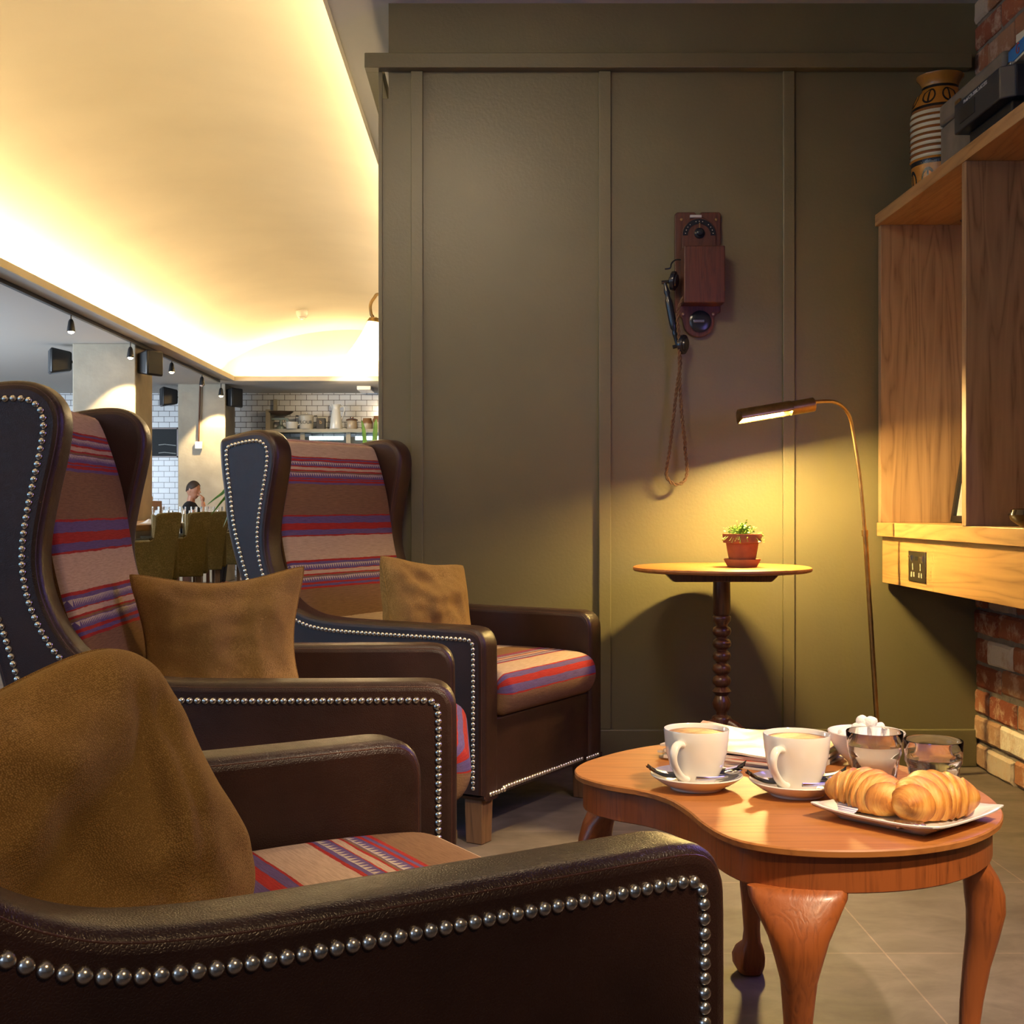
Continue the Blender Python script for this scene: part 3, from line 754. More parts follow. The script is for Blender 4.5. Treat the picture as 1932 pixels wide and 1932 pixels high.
cup_set(p2.x, p2.y, R(228), 1, 'right', R(4))

def tumbler(x, y, lab, wl):
    t = thing('drinking_glass', lab, 'glass', (x, y, TH + 0.0005), 0, 'water tumblers')
    def rf(r, z, a):
        if 0.006 < z < 0.056 and r > 0.02:
            k = min(1, (z - 0.006) / 0.012) * min(1, (0.056 - z) / 0.012)
            return r * (1 - 0.045 * k * (0.5 + 0.5 * math.cos(a * 9)) ** 1.0)
        return r
    prof = [(0, 0.0), (.033, 0), (.0355, .003), (.038, .015), (.0405, .032), (.0435, .050), (.0455, .057), (.0475, .061), (.0485, .080), (.0497, .097), (.0490, .0985), (.0478, .097), (.0468, .080), (.0458, .062), (.0425, .052), (.0385, .034), (.0355, .018), (.032, .013), (0, .012)]
    MB().lathe(prof, 72, rf=rf).build('glass_wall', M['glass'], t, ang=60)
    wz = wl
    MB().lathe([(0, .0123), (.0315, .0133), (.035, .018), (.038, .034), (.042, .052), (.0453, .062), (.0461, wz - 0.001), (.0458, wz), (0, wz)], 72).build('water', M['water'], t, ang=60)
tumbler(0.684, 2.28, 'faceted glass of water behind the left croissant', .074)
tumbler(0.760, 2.195, 'faceted glass of water behind the right croissant', .068)

# sugar bowl
M['sugar'] = plain('sugar_lump', (0.85, 0.82, 0.78), 0.8, 0, 0, 1, 0.002, 300)
bw = tag(MB().lathe([(0, .004), (.026, .004), (.028, 0), (.034, 0), (.036, .006), (.055, .024), (.069, .048), (.0735, .064), (.0725, .0655), (.070, .063), (.064, .046), (.05, .025), (.03, .011), (0, .009)], 56).build('sugar_bowl', M['white']),
         'white china bowl of sugar lumps behind the glasses', 'bowl')
bc = Vector((0.725, 2.47, TH + 0.0005)); bw.location = bc
rs = random.Random(11); sug = None
for i in range(15):
    a = i * 2.4; lv = 0 if i < 8 else (1 if i < 13 else 2); rr = [0.046, 0.028, 0.008][lv] * (1 if i % 3 else 0.55); zz = [0.054, 0.070, 0.083][lv]
    if sug is None:
        m_ = MB().cbox((0, 0, 0), (.024, .022, .018)); sug = m_.build('sugar_lump', M['sugar'], bevel=0.007, seg=3); o = sug
    else: o = sug.copy(); C.objects.link(o)
    o.location = bc + Vector((rr * math.cos(a), rr * math.sin(a), zz)); o.rotation_euler = (rs.uniform(-.5, .5), rs.uniform(-.5, .5), rs.uniform(0, 3))
    tag(o, 'white sugar lump heaped in the china bowl behind the glasses', 'sugar lump', 'sugar lumps in the bowl')

# plate with croissants
pl = thing('plate', 'square white china plate with raised corners under the croissants', 'plate', (0.662, 2.035, TH + 0.0005), R(45 - 4))
def sq_ring(levels, n=9):
    mb = MB(); vs = []; q = 4 * n
    for hs, z in levels:
        for s_ in range(4):
            a = [(-1, -1), (1, -1), (1, 1), (-1, 1)][s_]; b = [(1, -1), (1, 1), (-1, 1), (-1, -1)][s_]
            for i in range(n):
                f = i / n; cx_, cy_ = a[0] + (b[0] - a[0]) * f, a[1] + (b[1] - a[1]) * f
                r_ = (cx_ ** 8 + cy_ ** 8) ** (1 / 8.0) * 0.12 + 0.88 * max(abs(cx_), abs(cy_)); cr = 1 / r_
                ex = 1 + 0.0 * (cx_ * cy_) ** 2
                vs.append((hs * cx_ * cr * ex, hs * cy_ * cr * ex, z + (0.006 * (abs(cx_ * cy_)) ** 3 if hs > 0.09 else 0)))
    m = len(levels)
    fs = [(j * q + i, j * q + (i + 1) % q, (j + 1) * q + (i + 1) % q, (j + 1) * q + i) for j in range(m - 1) for i in range(q)] + [tuple(range(q)), tuple((m - 1) * q + i for i in range(q))]
    return mb.add(vs, fs)
sq_ring([(.070, 0), (.074, 0), (.078, .004), (.100, .013), (.108, .017), (.1085, .0195), (.106, .0205), (.094, .0145), (.080, .0085), (.074, .0065), (.06, .006)]).build('plate_dish', M['white'], pl, ang=50)
def croissant_mat():
    m, nt, b = newmat('croissant_crust'); co = objco(nt)
    at = N(nt, 'ShaderNodeAttribute', attribute_name='ridge')
    n = N(nt, 'ShaderNodeTexNoise'); n.inputs['Scale'].default_value = 1.0; n.inputs['Detail'].default_value = 7; n.inputs['Roughness'].default_value = 0.65
    mp = N(nt, 'ShaderNodeMapping'); mp.inputs['Scale'].default_value = (210, 30, 30); L(nt, co, mp.inputs[0]); L(nt, mp.outputs[0], n.inputs[0])
    ad = N(nt, 'ShaderNodeMath', operation='MULTIPLY_ADD'); ad.inputs[1].default_value = 0.6; L(nt, n.outputs[0], ad.inputs[0]); L(nt, at.outputs['Fac'], ad.inputs[2])
    L(nt, ramp(nt, ad.outputs[0], [(0.20, (0.82, 0.52, 0.17)), (0.36, (0.74, 0.36, 0.075)), (0.52, (0.58, 0.22, 0.035)), (0.75, (0.30, 0.09, 0.015))]), b.inputs[0])
    b.inputs['Roughness'].default_value = 0.38; b.inputs['Subsurface Weight'].default_value = 0.08; b.inputs['Subsurface Radius'].default_value = (0.01, 0.005, 0.002)
    bump(nt, b, n.outputs[0], 0.003); return m
M['crust'] = croissant_mat()
def croissant(label, loc, rz, ln=0.125, w_=0.041, bend=0.03, seed=0, tilt=0):
    n, m = 90, 36; vs = []; fs = []; tone = []
    for i in range(n + 1):
        t = 2 * i / n - 1; q = abs(t) ** 0.9 * 3.4 + 0.5
        st = q - math.floor(q)                                     # each rolled layer steps down towards the tip
        lay = math.floor(q)
        base = (1 - abs(t) ** 2.2) ** 0.62
        r = w_ * base * (1.0 + 0.20 * (0.5 - st) * (1 - abs(t) * .3)) + (0.004 if abs(t) < 0.99 else 0.001)
        cx_ = t * ln / 2; cy_ = -bend * (t * t) * 1.2
        ang = math.atan2(-2.4 * bend * t, ln / 2)
        for k in range(m):
            a = 2 * PI * k / m
            rr = r * (1 + 0.05 * noise.noise(Vector((t * 5 + seed, math.cos(a) * 1.4, math.sin(a) * 1.4))))
            y = rr * math.cos(a); z = rr * 0.88 * math.sin(a)
            vs.append((cx_ - y * math.sin(ang), cy_ + y * math.cos(ang), max(z, -w_ * 0.62) + w_ * 0.62))
            tone.append(0.02 + 0.30 * max(0, 1 - st * 2.2) + 0.22 * noise.noise(Vector((t * 3 + seed, a, 2))) + 0.35 * max(0, abs(t) - 0.82) * 4)
    for i in range(n):
        for k in range(m): fs.append((i * m + k, i * m + (k + 1) % m, (i + 1) * m + (k + 1) % m, (i + 1) * m + k))
    fs += [tuple(range(m)), tuple(n * m + k for k in range(m))]
    o = MB().add(vs, fs).build('croissant', M['crust'], ang=180)
    at = o.data.attributes.new('ridge', 'FLOAT', 'POINT'); at.data.foreach_set('value', tone)
    o.location = loc; o.rotation_euler = (0, R(tilt), R(rz)); return tag(o, label, 'croissant')
croissant('golden croissant on the left half of the square plate, partly behind the other', (0.613, 2.075, TH + 0.009), -58, 0.135, 0.040, 0.026, 1)
croissant('golden croissant on the right half of the square plate, overlapping the other', (0.698, 2.025, TH + 0.010), 24, 0.145, 0.043, 0.026, 4)
o = MB().cbox((0, 0, 0.004), (0.045, 0.030, 0.008)).build('butter_portion', plain('foil', (0.55, 0.48, 0.42), 0.22, 1.0, 0, 1, 0.006, 120), bevel=0.003)
o.location = (0.640, 1.952, TH + 0.0085); o.rotation_euler = (0, 0, R(-8)); tag(o, 'foil wrapped butter portion at the front corner of the square plate', 'butter')
def striped():
    m, nt, b = newmat('striped_napkin'); wv = N(nt, 'ShaderNodeTexWave'); wv.inputs['Scale'].default_value = 60; L(nt, objco(nt), wv.inputs[0])
    L(nt, ramp(nt, wv.outputs[0], [(0.0, (0.7, 0.68, 0.8)), (0.5, (0.62, 0.6, 0.75)), (0.9, (0.2, 0.2, 0.42))]), b.inputs[0]); return m
vs = [(x_, y_, 0.002 * math.sin(x_ * 160)) for x_ in [-.025 + .05 * i / 12 for i in range(13)] for y_ in (-.02, .02)]
o = MB().add(vs, [(2 * i, 2 * i + 2, 2 * i + 3, 2 * i + 1) for i in range(12)]).build('sugar_sachet', striped()); q = o.modifiers.new('s', 'SOLIDIFY'); q.thickness = 0.0015
o.location = (0.572, 2.055, TH + 0.014); o.rotation_euler = (0, R(-10), R(40)); tag(o, 'lilac striped paper sachet tucked beside the left croissant', 'paper sachet')

# magazines
def mag_mat(name, c1, c2, sc):
    m, nt, b = newmat(name); n = N(nt, 'ShaderNodeTexNoise'); n.inputs['Scale'].default_value = sc; n.inputs['Detail'].default_value = 3
    L(nt, objco(nt), n.inputs[0]); L(nt, ramp(nt, n.outputs[0], [(0.42, c1), (0.5, c2), (0.6, c1)], 'EASE'), b.inputs[0]); b.inputs['Roughness'].default_value = 0.3; return m
cov = [mag_mat('cover_blue', (0.05, 0.06, 0.10), (0.4, 0.42, 0.5), 12), mag_mat('cover_grey', (0.35, 0.33, 0.33), (0.6, 0.58, 0.55), 9), mag_mat('cover_red', (0.55, 0.07, 0.03), (0.65, 0.55, 0.45), 7),
       mag_mat('cover_dark', (0.06, 0.055, 0.06), (0.45, 0.43, 0.4), 10), mag_mat('cover_cream', (0.50, 0.45, 0.42), (0.62, 0.26, 0.14), 8)]
page = plain('page_edges', (0.62, 0.58, 0.52), 0.7)
cn = ['dark blue', 'grey', 'red', 'black', 'cream and orange']
zc = TH + 0.0005
for i in range(5):
    t_ = [0.004, 0.006, 0.004, 0.006, 0.004][i]; n1, n2 = 24, 16; a, b_ = 0.15, 0.105
    crv = 0.0 if i < 4 else 0.010
    vs = []; 
    for s_ in (0, 1):
        for q in range(n1 + 1):
            for r_ in range(n2 + 1):
                u, v = 2 * q / n1 - 1, 2 * r_ / n2 - 1
                z = s_ * t_
                if crv: z += crv * max(0, v) ** 2 * (1.2 + 0.5 * math.sin(u * 5)) + 0.003 * (1 + noise.noise(Vector((u * 2.5, v * 2.5, 3))))
                vs.append((a * u, b_ * v, z))
    o_ = (n1 + 1) * (n2 + 1); fs = []; fm = []
    for s_ in (0, 1):
        for q in range(n1):
            for r_ in range(n2):
                k_ = s_ * o_ + q * (n2 + 1) + r_; fs.append((k_, k_ + n2 + 1, k_ + n2 + 2, k_ + 1))
    mb = MB().add(vs, fs, 0)
    e = []
    for q in range(n1): e += [(q * (n2 + 1), (q + 1) * (n2 + 1), (q + 1) * (n2 + 1) + o_, q * (n2 + 1) + o_), (q * (n2 + 1) + n2, (q + 1) * (n2 + 1) + n2, (q + 1) * (n2 + 1) + n2 + o_, q * (n2 + 1) + n2 + o_)]
    for r_ in range(n2): e += [(r_, r_ + 1, r_ + 1 + o_, r_ + o_), (n1 * (n2 + 1) + r_, n1 * (n2 + 1) + r_ + 1, n1 * (n2 + 1) + r_ + 1 + o_, n1 * (n2 + 1) + r_ + o_)]
    mb.f += e; mb.m += [1] * len(e)
    o = mb.build('magazine', [cov[i], page]); o.location = (0.515 + [0, .004, -.004, .006, 0][i], 2.535, zc); o.rotation_euler = (0, 0, R(-33 + [-4, 5, -2, 3, 0][i]))
    tag(o, cn[i] + ' magazine ' + ['at the bottom of', 'second from the bottom of', 'in the middle of', 'second from the top of', 'on top of'][i] + ' the pile behind the cups', 'magazine', 'pile of magazines')
    zc += t_ + 0.0006

# ------------------------------------------------------------------ oak shelving along the brick wall
sh = thing('oak_shelf_unit', 'oak shelf unit fixed along the brick wall with open bays', 'shelf', (1.58, 3.0, 0))
def sbox(nm, x0, x1, y0, y1, z0, z1, m, bev=0.0015):
    return MB().box(x0 - 1.58, x1 - 1.58, y0 - 3.0, y1 - 3.0, z0, z1).build(nm, m, sh, smooth=False, bevel=bev)
sbox('top_board', 1.397, 1.762, 1.2, 4.652, 1.976, 2.018, M['oak_y'])
sbox('bottom_board', 1.404, 1.762, 1.2, 4.652, 0.845, 0.894, M['oak_y'])
sbox('front_rail', 1.424, 1.446, 1.2, 4.652, 0.676, 0.845, M['oak_y'])
sbox('end_panel', 1.409, 1.762, 4.62, 4.652, 0.894, 1.976, M['oak_z'])
for y in (3.765, 2.9, 2.0): sbox('divider', 1.40, 1.762, y, y + 0.034, 0.894, 1.976, M['oak_z'])
# power socket
ps = thing('power_socket', 'brushed steel double power socket set in the oak rail under the shelf', 'socket', (1.4235, 4.263, 0.751))
MB().box(-.004, 0, -.085, .085, -.051, .051).build('face_plate', plain('brushed_plate', (0.16, 0.14, 0.12), 0.35, 1.0), ps, bevel=0.0015)
for s_ in (-1, 1):
    MB().add([(-.004, s_ * .055 - .009, .038), (-.004, s_ * .055 + .009, .038), (-.012, s_ * .055 - .008, .034), (-.012, s_ * .055 + .008, .034), (-.004, s_ * .055 - .009, .014), (-.004, s_ * .055 + .009, .014)],
             [(0, 1, 3, 2), (2, 3, 5, 4), (0, 2, 4), (1, 5, 3), (0, 4, 5, 1)]).build('rocker_switch', M['steel'], ps, smooth=False)
    mb = MB(); c_ = s_ * .038
    mb.box(-.0046, -.003, c_ - .004, c_ + .004, -.012, .010); mb.box(-.0046, -.003, c_ - .018, c_ - .006, -.036, -.020); mb.box(-.0046, -.003, c_ + .006, c_ + .018, -.036, -.020)
    mb.build('socket_holes', plain('socket_inner', (0.35, 0.33, 0.25), 0.5), ps, smooth=False)
MB().box(-.0046, -.003, -.014, .014, .020, .034).build('usb_ports', M['black'], ps, smooth=False)
# leaning picture frame
pf = thing('picture_frame', 'black picture frame with a white mount leaning in the rear shelf bay', 'picture frame', (1.675, 4.30, 0.8945))
pf.rotation_euler = (0, R(9), 0)
mb = MB(); fw = 0.022
for (y0, y1, z0, z1) in ((-.30, .30, 0, fw), (-.30, .30, .70 - fw, .70), (-.30, -.30 + fw, 0, .70), (.30 - fw, .30, 0, .70)): mb.box(-.022, 0, y0, y1, z0, z1)
mb.build('frame', M['black'], pf, smooth=False)
MB().box(-.010, -.004, -.29, .29, .01, .69).build('mount', plain('mount_card', (0.75, 0.72, 0.68), 0.8), pf, smooth=False)
# black fitting under top board
o = MB().prism([(-.03, 0), (.03, 0), (.03, -.03), (0.0, -.03)], -.03, .03, M=Matrix.Rotation(R(90), 4, 'X')).build('cable_grommet', M['black'], smooth=False); o.location = (1.70, 4.52, 1.975)
o.name = 'shelf_bracket'; tag(o, 'small black bracket under the top oak board in the rear bay', 'bracket')
o = MB().lathe([(0, 0), (.030, 0), (.042, .006), (.060, .020), (.066, .034), (.060, .048), (.052, .052), (.048, .050), (.055, .038), (.056, .030), (.04, .012), (0, .008)], 40).build('glazed_bowl', plain('black_glaze', (0.02, 0.012, 0.006), 0.08))
o.location = (1.52, 3.58, 0.8945); tag(o, 'glossy black glazed bowl at the right end of the lower oak board', 'bowl')

# vase
def vase_mat():
    m, nt, b = newmat('retro_glaze'); tc = N(nt, 'ShaderNodeTexCoord'); sp = N(nt, 'ShaderNodeSeparateXYZ'); L(nt, tc.outputs['Object'], sp.inputs[0])
    z = sp.outputs[2]
    st = [(0, 'o'), (.125, 'b'), (.14, 'o')]
    zz = .148
    for i in range(8): st += [(zz, 'c'), (zz + .012, 'r')]; zz += .0215
    st += [(zz, 'b'), (zz + .01, 'o'), (.395, 'b'), (.405, 'g')]
    pal = {'o': (0.42, 0.17, 0.02), 'b': (0.015, 0.008, 0.006), 'c': (0.60, 0.55, 0.38), 'r': (0.24, 0.085, 0.018), 'g': (0.34, 0.16, 0.025)}
    d = N(nt, 'ShaderNodeMath', operation='DIVIDE'); d.inputs[1].default_value = 0.5; L(nt, z, d.inputs[0])
    col = ramp(nt, d.outputs[0], [(p / .5, pal[c]) for p, c in st], 'CONSTANT')
    # ring motifs
    at = N(nt, 'ShaderNodeMath', operation='ARCTAN2'); L(nt, sp.outputs[1], at.inputs[0]); L(nt, sp.outputs[0], at.inputs[1])
    mu = N(nt, 'ShaderNodeMath', operation='MULTIPLY'); mu.inputs[1].default_value = 0.105; L(nt, at.outputs[0], mu.inputs[0])
    pp = N(nt, 'ShaderNodeMath', operation='PINGPONG'); pp.inputs[1].default_value = 0.041; L(nt, mu.outputs[0], pp.inputs[0])
    for zc_, hh in ((.065, .05), (.362, .030)):
        sb = N(nt, 'ShaderNodeMath', operation='SUBTRACT'); sb.inputs[1].default_value = zc_; L(nt, z, sb.inputs[0])
        dv = N(nt, 'ShaderNodeMath', operation='DIVIDE'); dv.inputs[1].default_value = hh; L(nt, sb.outputs[0], dv.inputs[0])
        du = N(nt, 'ShaderNodeMath', operation='DIVIDE'); du.inputs[1].default_value = 0.030; L(nt, pp.outputs[0], du.inputs[0])
        cb = N(nt, 'ShaderNodeCombineXYZ'); L(nt, du.outputs[0], cb.inputs[0]); L(nt, dv.outputs[0], cb.inputs[1])
        ln = N(nt, 'ShaderNodeVectorMath', operation='LENGTH'); L(nt, cb.outputs[0], ln.inputs[0])
        ring = ramp(nt, ln.outputs['Value'], [(0, (0, 0, 0)), (0.72, (1, 1, 1)), (0.95, (0, 0, 0))], 'CONSTANT')
        mx = N(nt, 'ShaderNodeMixRGB'); mx.inputs[2].default_value = (0.015, 0.008, 0.006, 1); L(nt, ring, mx.inputs[0]); L(nt, col, mx.inputs[1]); col = mx.outputs[0]
        ba = N(nt, 'ShaderNodeMath', operation='LESS_THAN'); ba.inputs[1].default_value = 0.12; L(nt, du.outputs[0], ba.inputs[0])
        ab = N(nt, 'ShaderNodeMath', operation='ABSOLUTE'); L(nt, dv.outputs[0], ab.inputs[0])
        bb = N(nt, 'ShaderNodeMath', operation='LESS_THAN'); bb.inputs[1].default_value = 0.8; L(nt, ab.outputs[0], bb.inputs[0])
        bm_ = N(nt, 'ShaderNodeMath', operation='MULTIPLY'); L(nt, ba.outputs[0], bm_.inputs[0]); L(nt, bb.outputs[0], bm_.inputs[1])
        mx = N(nt, 'ShaderNodeMixRGB'); mx.inputs[2].default_value = (0.015, 0.008, 0.006, 1); L(nt, bm_.outputs[0], mx.inputs[0]); L(nt, col, mx.inputs[1]); col = mx.outputs[0]
    L(nt, col, b.inputs[0]); b.inputs['Roughness'].default_value = 0.22
    n = N(nt, 'ShaderNodeTexNoise'); n.inputs['Scale'].default_value = 180; L(nt, tc.outputs['Object'], n.inputs[0]); bump(nt, b, n.outputs[0], 0.001)
    return m
prof = [(0, 0.002), (.080, 0), (.088, .01), (.094, .06), (.098, .13)]
zz = .148
for i in range(8): prof += [(.0995, zz), (.103, zz + .006), (.0995, zz + .012)]; zz += .0215
prof += [(.099, .33), (.094, .365), (.082, .392), (.066, .408), (.061, .42), (.063, .435), (.072, .452), (.080, .461), (.081, .466), (.077, .466), (.060, .445), (.055, .42), (.07, .39), (0, .38)]
prof = [(r * 1.0, z * 0.955) for r, z in prof]
o = MB().lathe(prof, 56).build('ceramic_vase', vase_mat(), ang=60); o.location = (1.575, 4.48, 2.0185)
tag(o, 'tall mustard and brown retro ceramic vase with cream ribs on the top oak board', 'vase')
# metal case
cs = thing('metal_case', 'worn grey brown metal deed box on the top oak board beside the vase', 'case', (1.615, 3.96, 2.0185))
cm = plain('worn_metal', (0.17, 0.15, 0.12), 0.6, 0.1, 0.3, 8)
MB().box(-.13, .13, -.26, .26, 0, .185).build('case_body', cm, cs, bevel=0.004)
MB().box(-.134, .134, -.264, .264, .188, .262).build('case_lid', cm, cs, bevel=0.012, seg=3)
MB().box(-.142, -.13, .06, .10, .165, .225).build('clasp', M['brass'], cs, bevel=0.002)
mb = MB(); mb.tube(crom([(0, -.10, .262), (0, -.09, .30), (0, 0, .305), (0, .09, .30), (0, .10, .262)], 6), .006); mb.build('case_handle', M['black'], cs)
# radio cassette
M['navyplastic'] = plain('dark_grey_plastic', (0.022, 0.027, 0.036), 0.38)
rd = thing('radio_cassette_player', 'dark portable radio cassette player on the top oak board in front of the metal case', 'radio', (1.56, 3.74, 2.0185))
mb = MB(); mb.prism([(-.135, -.16), (-.135, .19), (.10, .19), (.10, -.19), (-.10, -.19)], .08, .172); mb.build('radio_body', M['navyplastic'], rd, smooth=False, bevel=0.004)
MB().box(-.10, .09, -.16, .16, 0.0, .08).build('base', M['black'], rd, bevel=0.006)
MB().box(-.106, -.10, -.05, .12, .02, .035).build('grille', M['navyplastic'], rd)
MB().box(-.137, -.134, .02, .14, .10, .145).build('cassette_door', M['black'], rd, bevel=0.001)
for i in range(8): MB().box(-.11, -.07, -.02 - .022 * i, -.004 - .022 * i, .172, .182).build('key', M['steel'] if i % 3 else M['black'], rd, bevel=0.0015)
o = MB().lathe([(0, 0), (.028, 0), (.030, .004), (.026, .006), (0, .003)], 28, M=Matrix.Rotation(R(90), 4, 'X')).build('speaker_cone', M['black'], rd); o.location = (-.045, -.19, .13)
MB().tube(crom([(-.06, .10, .172), (-.06, .10, .215), (-.06, .08, .222), (-.06, -.10, .222), (-.06, -.12, .215), (-.06, -.12, .172)], 6), .005).build('carry_handle', M['black'], rd)
def text(s_, name, size, mat, parent, M4, ext=0.0004, align='CENTER'):
    cu = bpy.data.curves.new(name, 'FONT'); cu.body = s_; cu.size = size; cu.extrude = ext; cu.align_x = align; cu.align_y = 'CENTER'
    o = bpy.data.objects.new(name, cu); C.objects.link(o)
    dg = bpy.context.evaluated_depsgraph_get(); me = bpy.data.meshes.new_from_object(o.evaluated_get(dg)); bpy.data.objects.remove(o)
    me.materials.clear(); me.materials.append(mat)
    o = bpy.data.objects.new(name, me); C.objects.link(o); o.parent = parent; o.matrix_local = M4; return o
FACE_NX = Matrix.Rotation(R(-90), 4, 'Z') @ Matrix.Rotation(R(90), 4, 'X')
FACE_NY = Matrix.Rotation(R(90), 4, 'X')
text('Model CTR-200RL 2-ACCESS', 'lettering', .015, plain('pale_print', (0.6, 0.6, 0.6), 0.5), rd, Matrix.Translation((-.1355, .02, .158)) @ FACE_NX)
# game boxes
M['blue'] = plain('blue_card', (0.01, 0.13, 0.42), 0.4); M['redc'] = plain('red_card', (0.55, 0.04, 0.02), 0.4); M['cream'] = plain('cream_card', (0.62, 0.56, 0.42), 0.7)
g = thing('board_game', 'red and white game box lying on top of the blue one on the radio', 'game box', (1.60, 3.44, 2.0185 + .2292), R(6))
MB().box(-.125, .15, -.17, .13, 0, .022).build('box_lid', M['cream'], g, bevel=0.001)
MB().box(-.127, -.12, -.15, .06, .003, .019).build('red_label', M['redc'], g)
g = thing('board_game', 'blue game box with red lettering, lying directly on the radio', 'game box', (1.59, 3.48, 2.0185 + .183), R(-4))
MB().box(-.13, .14, -.16, .14, 0.007, .0455).build('box_lid', M['blue'], g, bevel=0.001)
MB().box(-.127, .137, -.157, .137, 0, .007).build('box_base', M['cream'], g)
text('G', 'lettering', .042, M['redc'], g, Matrix.Translation((-.1306, 0.06, .027)) @ FACE_NX, 0.0006)

# ------------------------------------------------------------------ wall telephone
ph = thing('wall_telephone', 'antique wooden wall telephone hung on the olive panelling', 'telephone', (0.749, WY, 1.806))
def phpoly():
    L_ = [(.0835, .215), (.079, .222), (.012, .222), (.006, .214), (-.006, .214), (-.012, .222), (-.076, .222), (-.0835, .215), (-.0835, -.135), (-.082, -.143)]
    a = [(-.072, -.150), (-.060, -.162), (-.054, -.178)]
    for t in range(0, 13): an = PI + PI * t / 12; a.append((.003 + .057 * math.cos(an), -.178 + .057 * math.sin(an)))
    a += [(.060, -.162), (.070, -.150), (.0835, -.143)]
    return L_ + a
FR = Matrix.Rotation(R(90), 4, 'X')
MB().prism(phpoly(), 0, .022, M=FR).build('backboard', M['phonewood'], ph, smooth=False, bevel=0.003)
arc_ = [(-.058, .07)] + [( .003 + .061 * math.cos(PI - PI * t / 16), .14 + .061 * math.sin(PI - PI * t / 16)) for t in range(17)] + [(.064, .07)]
MB().prism(arc_, .022, .032, M=FR).build('dial_board', M['phonewood'], ph, smooth=False, bevel=0.002)
ar = [(.003 + .060 * math.cos(PI * t / 20), .135 + .060 * math.sin(PI * t / 20)) for t in range(21)] + [(.003 + .042 * math.cos(PI - PI * t / 20), .135 + .042 * math.sin(PI - PI * t / 20)) for t in range(21)]
da = MB().prism(ar, .032, .035, M=FR).build('dial_arc', M['bakelite'], ph, smooth=False)
for t in range(13):
    if t in (4, 8): continue
    an = PI * (t + 0.6) / 13.2; d_ = MB().lathe([(.0018, 0), (.0016, .001), (0, .0012)], 8, M=FR).build('dial_mark', M['cream'], da); d_.location = (.003 + .051 * math.cos(an), -.035, .135 + .051 * math.sin(an))
kn = MB().lathe([(.020, 0), (.019, .006), (.012, .010), (.012, .020), (.008, .024), (0, .025)], 28, M=FR).build('knob', M['bakelite'], ph); kn.location = (.004, -.032, .143)
MB().box(.002, .006, -.038, -.034, .143, .180).build('pointer', M['brass'], ph)
MB().box(-.030, .012, -.034, -.022, .200, .210).build('top_label', plain('tin_label', (0.5, 0.48, 0.45), 0.4, 0.5), ph, bevel=0.001)
bx = MB().cbox((.010, -.065, -.020), (.148, .09, .205)).build('battery_box', M['phonewood'], ph, smooth=False, bevel=0.004)
tr = MB().lathe([(.038, 0), (.040, .006), (.030, .009), (.034, .013), (.020, .016), (0, .014)], 36, M=FR).build('mouthpiece_dial', M['bakelite'], ph); tr.location = (.008, -.022, -.178)
MB().box(-.02, .02, -.046, -.036, -.184, -.174).build('crank_bar', M['steel'], ph, bevel=0.001)
for (sx, sz) in ((-.060, .195), (.066, .195), (-.055, -.150), (.055, -.150)):
    s_ = MB().lathe([(.006, 0), (.005, .0025), (0, .003)], 14, M=FR).build('screw', M['brass'], ph); s_.location = (sx, -.022, sz)
for i in range(4):
    s_ = MB().lathe([(.004, 0), (.003, .006), (0, .008)], 10, M=FR).build('terminal', M['brass'], ph); s_.location = (-.035 + .023 * i, -.030, .0865)
MB().tube(crom([(-.066, -.04, .045), (-.085, -.045, .043), (-.100, -.05, .030), (-.106, -.055, .012), (-.125, -.055, .008)], 5), .0028).build('hook', M['bakelite'], ph)
# handset
hs = thing('telephone_handset', 'black handset hanging from the hook of the wall telephone', 'handset', (0.749, WY - 0.065, 1.806))
def hp_(px, py): return ((px - 1315) / 521.0, 0, EYE - (py - CY) / 521.0 - 1.806)
pth = [hp_(1246, 533), hp_(1249, 545), hp_(1251, 556), hp_(1252, 562), hp_(1253, 566), hp_(1254, 610), hp_(1262, 618), hp_(1264, 628), hp_(1268, 640), hp_(1272, 652)]
pth = [Vector(hp_(1249 + 24 * t, 532 + 122 * t)) for t in [i / 24 for i in range(25)]]
rad = [.006, .006, .007, .0095, .011, .008, .0095, .0125, .0135, .0138, .0138, .0138, .0138, .0138, .0138, .0138, .0135, .0125, .008, .0105, .009, .0075, .007, .0065, .006]
MB().tube(pth, rad, 16).build('grip', M['bakelite'], hs, ang=60)
def disc(c, axis, nm, r):
    Mx = Vector((0, 0, 1)).rotation_difference(Vector(axis)).to_matrix().to_4x4()
    o = MB().lathe([(0, -.012), (r * .35, -.012), (r * .5, -.006), (r * .95, -.002), (r, .006), (r * .96, .012), (r * .7, .014), (r * .66, .019), (r * .4, .021), (0, .019)], 32, M=Mx).build(nm, M['bakelite'], hs); o.location = c
disc(hp_(1263, 530), (0.85, -0.35, -.12), 'earpiece', .0355)
disc(hp_(1281, 650), (0.8, -0.5, -.1), 'mouthpiece', .036)
MB().tube([hp_(1243, 533), hp_(1262, 531)], [.007, .006], 10).build('swivel', M['bakelite'], hs)
MB().tube([hp_(1264, 655), hp_(1282, 651)], [.007, .006], 10).build('swivel', M['bakelite'], hs)
